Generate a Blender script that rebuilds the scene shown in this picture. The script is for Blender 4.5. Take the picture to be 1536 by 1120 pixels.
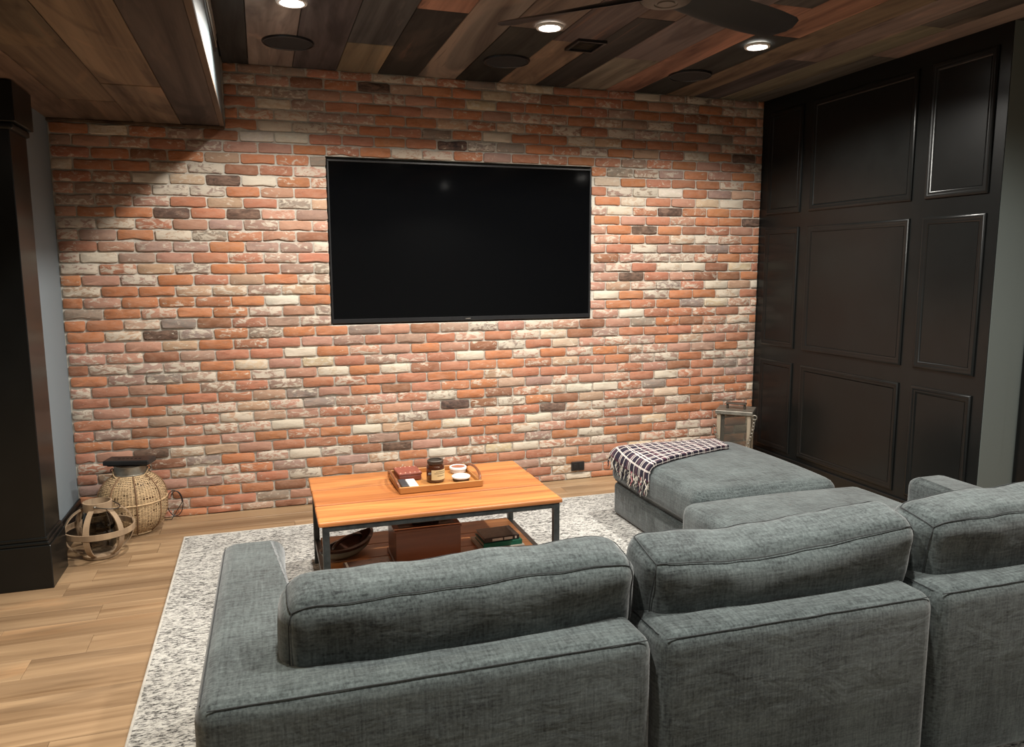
import bpy, bmesh, math, random
from mathutils import Vector, Matrix, noise

# ------------------------------------------------------------------ clear
for o in list(bpy.data.objects):
    bpy.data.objects.remove(o, do_unlink=True)
S = bpy.context.scene
C = S.collection
random.seed(7)
PI = math.pi

# ------------------------------------------------------------------ camera
F, YAW, PITCH, ROLL = 1149.5, 0.3138, -0.1392, 0.0031
CAM = Vector((0.0, -4.7769, 1.4626))
fw = Vector((math.sin(YAW)*math.cos(PITCH), math.cos(YAW)*math.cos(PITCH), math.sin(PITCH)))
rt = Vector((math.cos(YAW), -math.sin(YAW), 0))
dn = fw.cross(rt)
r2 = rt*math.cos(ROLL) + dn*math.sin(ROLL)
d2 = -rt*math.sin(ROLL) + dn*math.cos(ROLL)
cd = bpy.data.cameras.new('camera')
cam = bpy.data.objects.new('camera', cd)
C.objects.link(cam)
m = Matrix((r2, -d2, -fw)).transposed().to_4x4()
m.translation = CAM
cam.matrix_world = m
cd.sensor_width = 36
cd.lens = F/1536*36
cd.clip_start = 0.05
S.camera = cam

# ------------------------------------------------------------------ world and exposure
w = bpy.data.worlds.new('world')
S.world = w
w.use_nodes = True
w.node_tree.nodes['Background'].inputs[0].default_value = (0.5, 0.55, 0.6, 1)
w.node_tree.nodes['Background'].inputs[1].default_value = 0.02
S.view_settings.view_transform = 'Standard'
S.view_settings.look = 'None'
S.view_settings.exposure = 0.3
S.view_settings.gamma = 1.0
S.view_settings.use_curve_mapping = False

# light of the recessed downlights (the lamps themselves are built with their builder below)
LAMP_W = 150.0
LAMP_COL = (1.0, 0.958, 0.885)
ROW_WALL = [(0.18, -1.165), (1.365, -1.17), (2.512, -1.19)]
ROW_SOFA = [(0.18, -3.26), (1.365, -3.26), (2.512, -3.26)]
ROW_REAR = [(0.18, -6.0), (2.512, -6.0), (4.0, -4.6)]
ROW_LOW = [(-1.35, -2.7), (-1.35, -5.2)]

# ------------------------------------------------------------------ helpers
def link(o, parent=None):
    C.objects.link(o)
    if parent is not None:
        o.parent = parent
    return o

ORG = {}
def thing(name, label, cat, loc=(0, 0, 0), rotz=0, group=None):
    o = bpy.data.objects.new(name, None)
    link(o)
    o.empty_display_size = 0.05
    o.location = loc
    o.rotation_euler = (0, 0, rotz)
    o['label'] = label
    o['category'] = cat
    if group:
        o['group'] = group
    ORG[o.name] = Vector(loc)
    return o

def tag(o, label, cat, group=None):
    o['label'] = label
    o['category'] = cat
    if group:
        o['group'] = group
    return o

def obj(name, bm, mat, parent=None, org=None, smooth=None, label=None):
    """link a bmesh given in world coordinates as one mesh object"""
    if org is None:
        org = ORG.get(parent.name, Vector((0, 0, 0))) if parent is not None else None
    if org is None:
        # single-mesh thing: origin at the base centre
        xs = [v.co for v in bm.verts]
        org = Vector((sum(v.x for v in xs)/len(xs), sum(v.y for v in xs)/len(xs), min(v.z for v in xs)))
        own = True
    else:
        own = False
        org = Vector(org)
    bmesh.ops.translate(bm, verts=bm.verts, vec=-org)
    bmesh.ops.recalc_face_normals(bm, faces=bm.faces)
    me = bpy.data.meshes.new(name)
    bm.to_mesh(me)
    bm.free()
    if smooth:
        for p in me.polygons:
            p.use_smooth = True
        if smooth is not True:
            try:
                me.set_sharp_from_angle(angle=math.radians(smooth))
            except Exception:
                pass
    if mat is not None:
        me.materials.append(mat)
    o = bpy.data.objects.new(name, me)
    link(o, parent)
    if own:
        o.location = org
    ORG[o.name] = org
    if label:
        o['label'] = label
    return o

def struct(name, bm, mat, smooth=None):
    o = obj(name, bm, mat, None, org=(0, 0, 0), smooth=smooth)
    o['kind'] = 'structure'
    return o

def B():
    return bmesh.new()

def box(bm, x0, x1, y0, y1, z0, z1):
    v = [bm.verts.new(c) for c in ((x0,y0,z0),(x1,y0,z0),(x1,y1,z0),(x0,y1,z0),(x0,y0,z1),(x1,y0,z1),(x1,y1,z1),(x0,y1,z1))]
    for f in ((0,3,2,1),(4,5,6,7),(0,1,5,4),(1,2,6,5),(2,3,7,6),(3,0,4,7)):
        bm.faces.new([v[i] for i in f])
    return v

def rbox(x0, x1, y0, y1, z0, z1, r=0.005, seg=2):
    bm = B()
    box(bm, x0, x1, y0, y1, z0, z1)
    bmesh.ops.bevel(bm, geom=bm.edges[:], offset=r, segments=seg, affect='EDGES', profile=0.5)
    return bm

def merge(a, b):
    me = bpy.data.meshes.new('tmp')
    b.to_mesh(me)
    b.free()
    a.from_mesh(me)
    bpy.data.meshes.remove(me)
    return a

def prism(pts, z0, z1):
    bm = B()
    lo = [bm.verts.new((x, y, z0)) for x, y in pts]
    hi = [bm.verts.new((x, y, z1)) for x, y in pts]
    bm.faces.new(lo[::-1])
    bm.faces.new(hi)
    n = len(pts)
    for i in range(n):
        bm.faces.new((lo[i], lo[(i+1) % n], hi[(i+1) % n], hi[i]))
    return bm

def rprism(pts, z0, z1, r, seg=4):
    bm = prism(pts, z0, z1)
    bmesh.ops.bevel(bm, geom=bm.edges[:], offset=r, segments=seg, affect='EDGES', profile=0.5)
    return bm

def lathe(bm, prof, c, n=32, a0=0, a1=2*PI, closed=True):
    """prof: list of (r, z); c: (x, y, z) base"""
    rings = []
    full = abs(a1-a0-2*PI) < 1e-6
    k = n if full else n+1
    for r, z in prof:
        if r < 1e-6:
            rings.append([bm.verts.new((c[0], c[1], c[2]+z))])
        else:
            rings.append([bm.verts.new((c[0]+r*math.cos(a0+(a1-a0)*i/n), c[1]+r*math.sin(a0+(a1-a0)*i/n), c[2]+z)) for i in range(k)])
    for a, b in zip(rings, rings[1:]):
        for i in range(n if full else n):
            j = (i+1) % k
            if len(a) == 1 and len(b) == 1:
                continue
            if len(a) == 1:
                bm.faces.new((a[0], b[j], b[i]))
            elif len(b) == 1:
                bm.faces.new((a[i], a[j], b[0]))
            else:
                bm.faces.new((a[i], a[j], b[j], b[i]))
    return bm

def tube(bm, pts, r, n=8, closed=False, cap=True):
    pts = [Vector(p) for p in pts]
    N = len(pts)
    rings = []
    up = Vector((0, 0, 1))
    prev = None
    for i, p in enumerate(pts):
        if closed:
            t = pts[(i+1) % N] - pts[i-1]
        else:
            t = pts[min(i+1, N-1)] - pts[max(i-1, 0)]
        if t.length < 1e-9:
            t = Vector((0, 0, 1))
        t.normalize()
        if prev is None:
            a = t.cross(up)
            if a.length < 1e-3:
                a = t.cross(Vector((1, 0, 0)))
        else:
            a = prev - t*prev.dot(t)
            if a.length < 1e-4:
                a = t.cross(up)
        a.normalize()
        prev = a
        b = t.cross(a)
        rr = r[i] if isinstance(r, (list, tuple)) else r
        rings.append([bm.verts.new(p + a*rr*math.cos(2*PI*k/n) + b*rr*math.sin(2*PI*k/n)) for k in range(n)])
    for i in range(N if closed else N-1):
        A, Bn = rings[i], rings[(i+1) % N]
        for k in range(n):
            bm.faces.new((A[k], A[(k+1) % n], Bn[(k+1) % n], Bn[k]))
    if cap and not closed:
        bm.faces.new(rings[0][::-1])
        bm.faces.new(rings[-1])
    return bm

def ribbon(bm, pts, wid, th, nrm):
    """flat band along pts; wid = width direction vectors (list), nrm = list of normals"""
    rings = []
    for p, wv, nv in zip(pts, wid, nrm):
        p, wv, nv = Vector(p), Vector(wv), Vector(nv)
        rings.append([bm.verts.new(p+wv+nv*th/2), bm.verts.new(p-wv+nv*th/2), bm.verts.new(p-wv-nv*th/2), bm.verts.new(p+wv-nv*th/2)])
    for a, b in zip(rings, rings[1:]):
        for k in range(4):
            bm.faces.new((a[k], a[(k+1) % 4], b[(k+1) % 4], b[k]))
    return rings

# soft cushions -----------------------------------------------------
def puff_map(size, r, bulge, deform=None):
    hx, hy, hz = size[0]/2, size[1]/2, size[2]/2
    def f(u, v, w_):
        p = Vector((u*hx, v*hy, w_*hz))
        q = Vector((max(-hx+r, min(hx-r, p.x)), max(-hy+r, min(hy-r, p.y)), max(-hz+r, min(hz-r, p.z))))
        d = p-q
        if d.length > 1e-9:
            p = q + d.normalized()*min(r, d.length if (abs(d.x) > 0)+(abs(d.y) > 0)+(abs(d.z) > 0) == 1 else r)
        au, av, aw = 1-u*u, 1-v*v, 1-w_*w_
        p.x += bulge[0]*u*abs(u)**3*max(0, av)*max(0, aw)
        p.y += bulge[1]*v*abs(v)*max(0, au)**0.5*max(0, aw)**0.8
        p.z += bulge[2]*w_*abs(w_)*max(0, au)**0.5*max(0, av)**0.8
        if deform:
            p = deform(p, u, v, w_)
        return p
    return f

def puff(f, n=(28, 10, 12)):
    bm = B()
    nx, ny, nz = n
    # cosine-ish spacing puts more rows at the rounded edges
    def g(i, k):
        t = -1+2*i/k
        return math.sin(t*PI/2)*0.55+t*0.45
    def side(nu, nv, fn):
        gr = [[bm.verts.new(fn(g(i, nu), g(j, nv))) for j in range(nv+1)] for i in range(nu+1)]
        for i in range(nu):
            for j in range(nv):
                bm.faces.new((gr[i][j], gr[i+1][j], gr[i+1][j+1], gr[i][j+1]))
    for s in (-1, 1):
        side(nx, ny, lambda a, b: f(a, b, s))
        side(nx, nz, lambda a, b: f(a, s, b))
        side(ny, nz, lambda a, b: f(s, a, b))
    bmesh.ops.remove_doubles(bm, verts=bm.verts, dist=1e-5)
    return bm

def seam(bm, f, a, b, r=0.0015, n=40):
    pts = []
    for i in range(n+1):
        t = i/n
        pts.append(f(*[a[k]+(b[k]-a[k])*t for k in range(3)]))
    return tube(bm, pts, r, 6)

# ------------------------------------------------------------------ material helpers
class NT:
    def __init__(s, name):
        s.m = bpy.data.materials.new(name)
        s.m.use_nodes = True
        s.t = s.m.node_tree
        s.b = s.t.nodes['Principled BSDF']
    def n(s, typ, **kw):
        nd = s.t.nodes.new(typ)
        for k, v in kw.items():
            setattr(nd, k, v)
        return nd
    def l(s, a, b):
        s.t.links.new(a, b)
    def val(s, sock, v):
        if hasattr(v, 'links') or isinstance(v, bpy.types.NodeSocket):
            s.l(v, sock)
        else:
            sock.default_value = v
    def math(s, op, a, b=None, c=None):
        nd = s.n('ShaderNodeMath', operation=op)
        s.val(nd.inputs[0], a)
        if b is not None:
            s.val(nd.inputs[1], b)
        if c is not None:
            s.val(nd.inputs[2], c)
        return nd.outputs[0]
    def mix(s, fac, a, b, blend='MIX'):
        nd = s.n('ShaderNodeMix', data_type='RGBA', blend_type=blend)
        s.val(nd.inputs['Factor'], fac)
        s.val(nd.inputs[6], a if not isinstance(a, tuple) else (*a[:3], 1))
        s.val(nd.inputs[7], b if not isinstance(b, tuple) else (*b[:3], 1))
        return nd.outputs[2]
    def noise(s, vec, scale, detail=4, rough=0.6, dist=0.0):
        nd = s.n('ShaderNodeTexNoise')
        s.l(vec, nd.inputs['Vector'])
        nd.inputs['Scale'].default_value = scale
        nd.inputs['Detail'].default_value = detail
        nd.inputs['Roughness'].default_value = rough
        nd.inputs['Distortion'].default_value = dist
        return nd.outputs['Fac']
    def ramp(s, fac, lo, hi, a=0.0, b=1.0):
        nd = s.n('ShaderNodeMapRange')
        s.val(nd.inputs[0], fac)
        nd.inputs[1].default_value = lo
        nd.inputs[2].default_value = hi
        nd.inputs[3].default_value = a
        nd.inputs[4].default_value = b
        return nd.outputs[0]
    def coord(s, kind='Object', scale=(1, 1, 1), rand=0.0, rot=(0, 0, 0)):
        tc = s.n('ShaderNodeTexCoord')
        v = tc.outputs[kind]
        if rand:
            oi = s.n('ShaderNodeObjectInfo')
            mu = s.n('ShaderNodeVectorMath', operation='MULTIPLY_ADD')
            cm = s.n('ShaderNodeCombineXYZ')
            s.l(oi.outputs['Random'], cm.inputs[0])
            s.l(s.math('MULTIPLY', oi.outputs['Random'], 3.7), cm.inputs[1])
            s.l(s.math('MULTIPLY', oi.outputs['Random'], 7.3), cm.inputs[2])
            s.l(cm.outputs[0], mu.inputs[0])
            mu.inputs[1].default_value = (rand, rand, rand)
            s.l(v, mu.inputs[2])
            v = mu.outputs[0]
        mp = s.n('ShaderNodeMapping')
        mp.inputs['Scale'].default_value = scale
        mp.inputs['Rotation'].default_value = rot
        s.l(v, mp.inputs[0])
        return mp.outputs[0]
    def bump(s, h, strength=0.3, dist=0.01):
        nd = s.n('ShaderNodeBump')
        nd.inputs['Strength'].default_value = strength
        nd.inputs['Distance'].default_value = dist
        s.l(h, nd.inputs['Height'])
        s.l(nd.outputs[0], s.b.inputs['Normal'])
    def fin(s, col=None, rough=None, metal=None, spec=None):
        if col is not None:
            s.val(s.b.inputs['Base Color'], (*col, 1) if isinstance(col, tuple) and len(col) == 3 else col)
        if rough is not None:
            s.val(s.b.inputs['Roughness'], rough)
        if metal is not None:
            s.b.inputs['Metallic'].default_value = metal
        if spec is not None:
            s.b.inputs['Specular IOR Level'].default_value = spec
        return s.m

def plain(name, col, rough=0.5, metal=0.0, nz=0.12, scale=30, bump=0.0, spec=None):
    t = NT(name)
    v = t.coord()
    f = t.noise(v, scale, 4)
    c = t.mix(t.ramp(f, 0.3, 0.7), tuple(x*(1-nz) for x in col), tuple(min(1, x*(1+nz)) for x in col))
    if bump:
        t.bump(f, bump, 0.004)
    return t.fin(c, rough, metal, spec)

def brick_mat(stuff):
    t = NT('brick_clay_joined' if stuff else 'brick_clay')
    if stuff:
        a = t.n('ShaderNodeVertexColor', layer_name='bcol')
        col, ww = a.outputs['Color'], a.outputs['Alpha']
        v = t.coord('Object')
    else:
        a = t.n('ShaderNodeObjectInfo')
        col, ww = a.outputs['Color'], a.outputs['Alpha']
        v = t.coord('Object', rand=9.0)
    mp = t.n('ShaderNodeMapping')
    mp.inputs['Scale'].default_value = (1, 1, 2.0)
    t.l(v, mp.inputs[0])
    v2 = mp.outputs[0]
    big = t.noise(v2, 14, 5, 0.62, 0.4)
    mid = t.noise(v2, 45, 5, 0.7)
    fine = t.noise(v, 260, 3, 0.6)
    # mottled clay
    c1 = t.mix(t.ramp(mid, 0.3, 0.72), col, t.mix(0.35, col, (0.30, 0.15, 0.10)))
    blot = t.noise(v2, 19, 4, 0.6, 0.6)
    c1 = t.mix(t.ramp(blot, 0.40, 0.66, 0, 0.55), c1, t.mix(0.6, col, (0.46, 0.29, 0.21)))
    dark = t.mix(1.0, col, (0.55, 0.5, 0.5), 'MULTIPLY')
    c2 = t.mix(t.math('MULTIPLY', t.ramp(big, 0.56, 0.72), 0.5), c1, dark)
    # lime wash residue; the amount differs from brick to brick
    edge = t.math('SUBTRACT', 0.775, t.math('MULTIPLY', ww, 0.42))
    wsh = t.noise(v2, 21, 6, 0.68, 0.8)
    wmask = t.ramp(t.math('SUBTRACT', wsh, edge), -0.02, 0.07)
    c3 = t.mix(t.math('MULTIPLY', wmask, 0.82), c2, (0.60, 0.53, 0.43))
    c4 = t.mix(t.ramp(fine, 0.62, 0.75, 0, 0.35), c3, (0.09, 0.05, 0.04))
    h = t.math('ADD', t.math('MULTIPLY', mid, 0.7), t.math('MULTIPLY', fine, 0.3))
    t.bump(h, 0.55, 0.006)
    return t.fin(c4, 0.9, spec=0.2)

def wood_mat(name, axis=0, col=None, dark=(0.35, 0.3, 0.28), light=(1.35, 1.3, 1.2), rough=0.6, gscale=1.0, knots=0.6, bump=0.25, streak=0.5, patch=0.0, spec=0.4):
    t = NT(name)
    s = [22*gscale]*3
    s[axis] = 1.3*gscale
    v = t.coord('Object', tuple(s), rand=11.0)
    s2 = [70*gscale]*3
    s2[axis] = 2.2*gscale
    vf = t.coord('Object', tuple(s2), rand=11.0)
    s3 = [5*gscale]*3
    s3[axis] = 0.9*gscale
    vb = t.coord('Object', tuple(s3), rand=23.0)
    if col is None:
        oi = t.n('ShaderNodeObjectInfo')
        col = oi.outputs['Color']
    else:
        col = (*col, 1)
    g = t.noise(v, 0.45, 5, 0.6, 1.2)
    fi = t.noise(vf, 0.6, 4, 0.65)
    bg = t.noise(vb, 0.8, 4, 0.6, knots)
    cd_ = t.mix(1.0, col, dark, 'MULTIPLY')
    cl_ = t.mix(1.0, col, light, 'MULTIPLY')
    c = t.mix(t.ramp(g, 0.3, 0.68), cd_, cl_)
    c = t.mix(streak, col, c)
    c = t.mix(t.ramp(fi, 0.55, 0.78, 0, 0.45), c, cd_)
    if patch:
        c = t.mix(t.ramp(bg, 0.54, 0.66, 0, patch), c, t.mix(1.0, col, (0.25, 0.22, 0.22), 'MULTIPLY'))
        c = t.mix(t.ramp(bg, 0.42, 0.32, 0, patch*0.8), c, t.mix(1.0, col, (1.9, 1.6, 1.35), 'MULTIPLY'))
    if patch > 0.7:
        st = t.noise(v, 0.22, 5, 0.7, 2.5)
        c = t.mix(t.ramp(st, 0.63, 0.70, 0, 0.55), c, (0.20, 0.105, 0.065))
        c = t.mix(t.ramp(st, 0.36, 0.30, 0, 0.6), c, (0.03, 0.026, 0.025))
    t.bump(t.math('ADD', t.math('MULTIPLY', fi, 0.6), t.math('MULTIPLY', g, 0.4)), bump, 0.004)
    return t.fin(c, rough, spec=spec)

def fabric_mat(name, a, b, fuzz=1.0):
    t = NT(name)
    v = t.coord('Object')
    w1 = t.noise(t.coord('Object', (160, 160, 12)), 1.0, 2, 0.6)
    w2 = t.noise(t.coord('Object', (12, 130, 160)), 1.0, 2, 0.6)
    w3 = t.noise(t.coord('Object', (130, 12, 160)), 1.0, 2, 0.6)
    mel = t.math('MULTIPLY', t.math('ADD', w1, t.math('ADD', w2, w3)), 0.3333)
    big = t.noise(v, 5, 3, 0.5)
    f = t.math('ADD', t.ramp(mel, 0.36, 0.64, 0, 0.8), t.ramp(big, 0.35, 0.65, -0.08, 0.2))
    c = t.mix(f, a, b)
    wr = t.noise(t.coord('Object', (9, 14, 14)), 1.0, 3, 0.5, 0.6)
    t.bump(t.math('ADD', t.math('MULTIPLY', mel, 0.10), wr), 0.35, 0.012)
    t.b.inputs['Sheen Weight'].default_value = 0.25*fuzz
    t.b.inputs['Sheen Roughness'].default_value = 0.5
    return t.fin(c, 0.92, spec=0.15)

M = {}
M['brick'] = brick_mat(False)
M['brick_stuff'] = brick_mat(True)
M['mortar'] = plain('lime_mortar', (0.50, 0.465, 0.40), 0.95, nz=0.15, scale=60, bump=0.5)
M['ceil_wood'] = wood_mat('reclaimed_barn_wood', 1, None, rough=0.75, gscale=0.6, knots=2.0, bump=0.5, streak=1.0, patch=0.75, spec=0.25)
M['floor_wood'] = wood_mat('oak_floor_plank', 0, None, dark=(0.50, 0.43, 0.36), light=(1.35, 1.36, 1.33), rough=0.42, gscale=0.75, knots=1.6, bump=0.06, streak=0.95, patch=0.32, spec=0.4)
M['table_wood'] = wood_mat('orange_pine_board', 0, None, dark=(0.42, 0.28, 0.2), light=(1.18, 1.16, 1.1), rough=0.38, gscale=0.8, knots=2.2, bump=0.12, streak=0.8, patch=0.42)
M['box_wood'] = wood_mat('mahogany_veneer', 0, (0.19, 0.066, 0.027), dark=(0.6, 0.5, 0.4), light=(1.25, 1.2, 1.1), rough=0.3, gscale=1.6, bump=0.05)
M['tray_wood'] = wood_mat('honey_tray_wood', 0, (0.42, 0.185, 0.055), dark=(0.7, 0.6, 0.5), light=(1.15, 1.1, 1.0), rough=0.4, gscale=1.4, bump=0.08)
M['band_wood'] = wood_mat('weathered_ash_band', 2, (0.30, 0.215, 0.14), dark=(0.55, 0.5, 0.45), rough=0.7, gscale=1.4, bump=0.15)
M['grey_wood'] = wood_mat('greyed_lantern_wood', 2, (0.28, 0.235, 0.18), dark=(0.5, 0.47, 0.42), rough=0.7, gscale=1.4, bump=0.15)
M['wicker'] = plain('woven_wicker', (0.42, 0.29, 0.16), 0.8, nz=0.35, scale=70)
M['wicker_rib'] = plain('brown_cane', (0.16, 0.085, 0.04), 0.7, nz=0.3)
M['fabric'] = fabric_mat('slate_linen', (0.012, 0.0155, 0.0165), (0.100, 0.121, 0.120))
M['seam'] = plain('dark_piping', (0.018, 0.021, 0.022), 0.9)
M['black_gloss'] = plain('black_satin_paint', (0.0062, 0.0068, 0.0066), 0.28, nz=0.15, scale=6, spec=0.33)
M['drywall'] = plain('blue_grey_drywall', (0.165, 0.195, 0.215), 0.85, nz=0.04, scale=200, bump=0.05)
M['drywall_green'] = plain('grey_green_drywall', (0.115, 0.135, 0.128), 0.7, nz=0.04, scale=200, bump=0.05)
M['room_wall'] = plain('grey_room_paint', (0.20, 0.205, 0.20), 0.85, nz=0.04)
M['soffit'] = plain('pale_soffit_paint', (0.16, 0.195, 0.205), 0.5, nz=0.06)
M['dark_board'] = plain('dark_stained_board', (0.02, 0.018, 0.017), 0.6, nz=0.3)
M['black'] = plain('matte_black', (0.008, 0.008, 0.008), 0.6)
M['black_plastic'] = plain('black_plastic', (0.012, 0.012, 0.013), 0.35)
M['grille'] = plain('black_speaker_cloth', (0.014, 0.014, 0.015), 0.9)
M['fan_blade'] = plain('black_fan_blade', (0.012, 0.014, 0.018), 0.35)
M['fan_hub'] = plain('taupe_fan_hub', (0.085, 0.072, 0.058), 0.5)
M['steel'] = plain('dark_steel_tube', (0.075, 0.08, 0.08), 0.4, 0.7, nz=0.3)
M['pewter'] = plain('pewter_metal', (0.30, 0.28, 0.24), 0.45, 0.85, nz=0.25)
M['dark_metal'] = plain('dark_bronze', (0.06, 0.05, 0.04), 0.45, 0.6, nz=0.3)
M['white'] = plain('white_enamel', (0.72, 0.70, 0.67), 0.4)
M['paper'] = plain('paper_pages', (0.68, 0.63, 0.54), 0.8)
M['label'] = plain('cream_label', (0.62, 0.50, 0.27), 0.7, nz=0.06)
M['ink'] = plain('label_ink', (0.10, 0.07, 0.04), 0.7)
M['leather'] = plain('oxblood_leather', (0.20, 0.05, 0.03), 0.5, nz=0.2)
M['stud'] = plain('brass_stud', (0.55, 0.30, 0.20), 0.4, 0.5)
M['tin_top'] = plain('terracotta_tin_insert', (0.26, 0.085, 0.04), 0.6)
M['wax'] = plain('pale_wax', (0.7, 0.66, 0.6), 0.6)
M['book_black'] = plain('black_dust_jacket', (0.013, 0.013, 0.015), 0.3)
M['book_cover'] = plain('brown_grey_cover', (0.065, 0.052, 0.042), 0.4, nz=0.4, scale=40)
M['book_green'] = plain('green_cloth', (0.006, 0.16, 0.095), 0.5)
M['book_white'] = plain('ivory_cover', (0.55, 0.51, 0.43), 0.5)
M['olive'] = plain('olive_canvas', (0.25, 0.24, 0.17), 0.7)
M['walnut'] = plain('dark_walnut', (0.045, 0.018, 0.011), 0.35, nz=0.4)

def glass_mat(name, col, rough=0.02, dust=0.0):
    t = NT(name)
    tr = t.n('ShaderNodeBsdfTransparent')
    tr.inputs['Color'].default_value = (*col, 1)
    gs = t.n('ShaderNodeBsdfGlossy')
    gs.inputs['Roughness'].default_value = 0.03
    fr = t.n('ShaderNodeFresnel')
    mx = t.n('ShaderNodeMixShader')
    t.l(fr.outputs[0], mx.inputs[0])
    t.l(tr.outputs[0], mx.inputs[1])
    t.l(gs.outputs[0], mx.inputs[2])
    df = t.n('ShaderNodeBsdfDiffuse')
    df.inputs['Color'].default_value = (0.45, 0.43, 0.38, 1)
    m2 = t.n('ShaderNodeMixShader')
    m2.inputs[0].default_value = dust
    t.l(mx.outputs[0], m2.inputs[1])
    t.l(df.outputs[0], m2.inputs[2])
    t.l(m2.outputs[0], t.t.nodes['Material Output'].inputs['Surface'])
    return t.m
M['glass'] = glass_mat('clear_pane', (0.82, 0.82, 0.78), dust=0.08)
M['smoke_glass'] = glass_mat('smoked_glass', (0.42, 0.40, 0.36))

def amber():
    t = NT('amber_glass')
    t.fin((0.055, 0.016, 0.006), 0.08, spec=0.6)
    t.b.inputs['Coat Weight'].default_value = 0.6
    return t.m
M['amber'] = amber()

def screen():
    t = NT('black_screen_glass')
    t.fin((0.0018, 0.002, 0.0024), 0.07, spec=0.30)
    return t.m
M['screen'] = screen()

def lamp_lens(strength):
    t = NT('glowing_lens')
    t.fin((0.9, 0.9, 0.88), 0.5)
    t.b.inputs['Emission Color'].default_value = (1.0, 0.96, 0.88, 1)
    t.b.inputs['Emission Strength'].default_value = strength
    return t.m
M['lens'] = lamp_lens(30)

def rug_mat():
    t = NT('looped_wool_rug')
    v = t.coord('Object', (38, 105, 60))
    a = t.noise(v, 1.0, 4, 0.68, 0.5)
    b = t.noise(t.coord('Object', (90, 210, 60)), 1.0, 3, 0.65)
    big = t.noise(t.coord('Object'), 3.0, 3, 0.5)
    f = t.math('ADD', a, t.math('MULTIPLY', t.math('SUBTRACT', b, 0.5), 0.7))
    f2 = t.math('ADD', f, t.math('MULTIPLY', t.math('SUBTRACT', big, 0.5), 0.14))
    c = t.mix(t.ramp(f2, 0.36, 0.53), (0.060, 0.058, 0.056), (0.47, 0.46, 0.43))
    c = t.mix(t.ramp(f2, 0.50, 0.70), c, (0.62, 0.605, 0.565))
    t.bump(f, 0.9, 0.008)
    return t.fin(c, 0.95, spec=0.1)
M['rug'] = rug_mat()
M['rug_edge'] = plain('rug_binding', (0.42, 0.40, 0.36), 0.9, nz=0.2)

def plaid_mat():
    t = NT('plaid_wool')
    tc = t.n('ShaderNodeTexCoord')
    sp = t.n('ShaderNodeSeparateXYZ')
    t.l(tc.outputs['UV'], sp.inputs[0])
    def lines(x, per, offs, wd):
        fr = t.math('FRACT', t.math('DIVIDE', x, per))
        tot = None
        for o_, w_ in zip(offs, wd):
            d = t.math('ABSOLUTE', t.math('SUBTRACT', fr, o_))
            s_ = t.math('LESS_THAN', d, w_)
            tot = s_ if tot is None else t.math('MAXIMUM', tot, s_)
        return tot
    x, y = sp.outputs[0], sp.outputs[1]
    wx = lines(x, 0.105, (0.2, 0.33, 0.72), (0.030, 0.030, 0.036))
    wy = lines(y, 0.105, (0.2, 0.33, 0.72), (0.030, 0.030, 0.036))
    rx = lines(x, 0.176, (0.27,), (0.05,))
    ry = lines(y, 0.088, (0.52,), (0.12,))
    base = t.mix(t.math('MULTIPLY', ry, 0.6), (0.026, 0.022, 0.034), (0.10, 0.055, 0.07))
    base = t.mix(t.math('MULTIPLY', rx, 0.3), base, (0.12, 0.02, 0.035))
    wsum = t.math('MULTIPLY', t.math('ADD', wx, wy), 0.5)
    c = t.mix(t.math('POWER', wsum, 0.45), base, (0.62, 0.56, 0.52))
    f = t.noise(t.coord('UV', (500, 500, 1)), 1.0, 2)
    t.bump(f, 0.4, 0.003)
    return t.fin(c, 0.95, spec=0.1)
M['plaid'] = plaid_mat()
M['fringe_w'] = plain('cream_yarn', (0.58, 0.53, 0.46), 0.95)
M['fringe_n'] = plain('navy_yarn', (0.018, 0.017, 0.028), 0.95)
M['fringe_r'] = plain('red_yarn', (0.28, 0.02, 0.05), 0.95)

# ------------------------------------------------------------------ the room shell
H = 2.6        # main ceiling
HB = 2.25      # lowered ceiling at the left
XL, XR = -1.045, 3.42
XB = -0.158    # face of the lowered ceiling
YC = -1.9015   # end of the panelled wall
TV = (0.392, 2.108, 1.1095, 2.1095)

# brick wall: mortar bed with a niche for the television
bm = B()
box(bm, XL-0.2, TV[0], 0, 0.12, 0, H+0.1)
box(bm, TV[1], XR+0.2, 0, 0.12, 0, H+0.1)
box(bm, TV[0], TV[1], 0, 0.12, 0, TV[2])
box(bm, TV[0], TV[1], 0, 0.12, TV[3], H+0.1)
box(bm, TV[0]-0.01, TV[1]+0.01, 0.10, 0.2, TV[2]-0.01, TV[3]+0.01)
wall_back = struct('wall_back', bm, M['mortar'])

# --- bricks
BW, BH, BD = 0.1815, 0.0525, 0.0115
def brick_outline(seed):
    rnd = random.Random(seed)
    hw, hh = BW/2, BH/2
    j = lambda a: rnd.uniform(-a, a)
    cut = rnd.random()
    pts = []
    c = 0.006
    pts.append((-hw+j(.002), -hh+c+j(.002)))
    pts.append((-hw+c*1.5+j(.003), -hh+j(.002)))
    pts.append((-hw*0.25+j(.02), -hh+j(.003)))
    pts.append((hw*0.4+j(.02), -hh+j(.003)))
    pts.append((hw-c*1.5+j(.003), -hh+j(.002)))
    pts.append((hw+j(.002), -hh+c+j(.002)))
    pts.append((hw+j(.002), hh-c+j(.002)))
    pts.append((hw-c*1.5+j(.003), hh+j(.002)))
    pts.append((hw*0.1+j(.03), hh+j(.0025)))
    pts.append((-hw+c*1.5+j(.003), hh+j(.002)))
    pts.append((-hw+j(.002), hh-c+j(.002)))
    if cut > 0.72:                       # a chipped lower edge
        k = rnd.choice((2, 3))
        pts[k] = (pts[k][0], pts[k][1]+rnd.uniform(.004, .008))
    return pts, rnd

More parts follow.
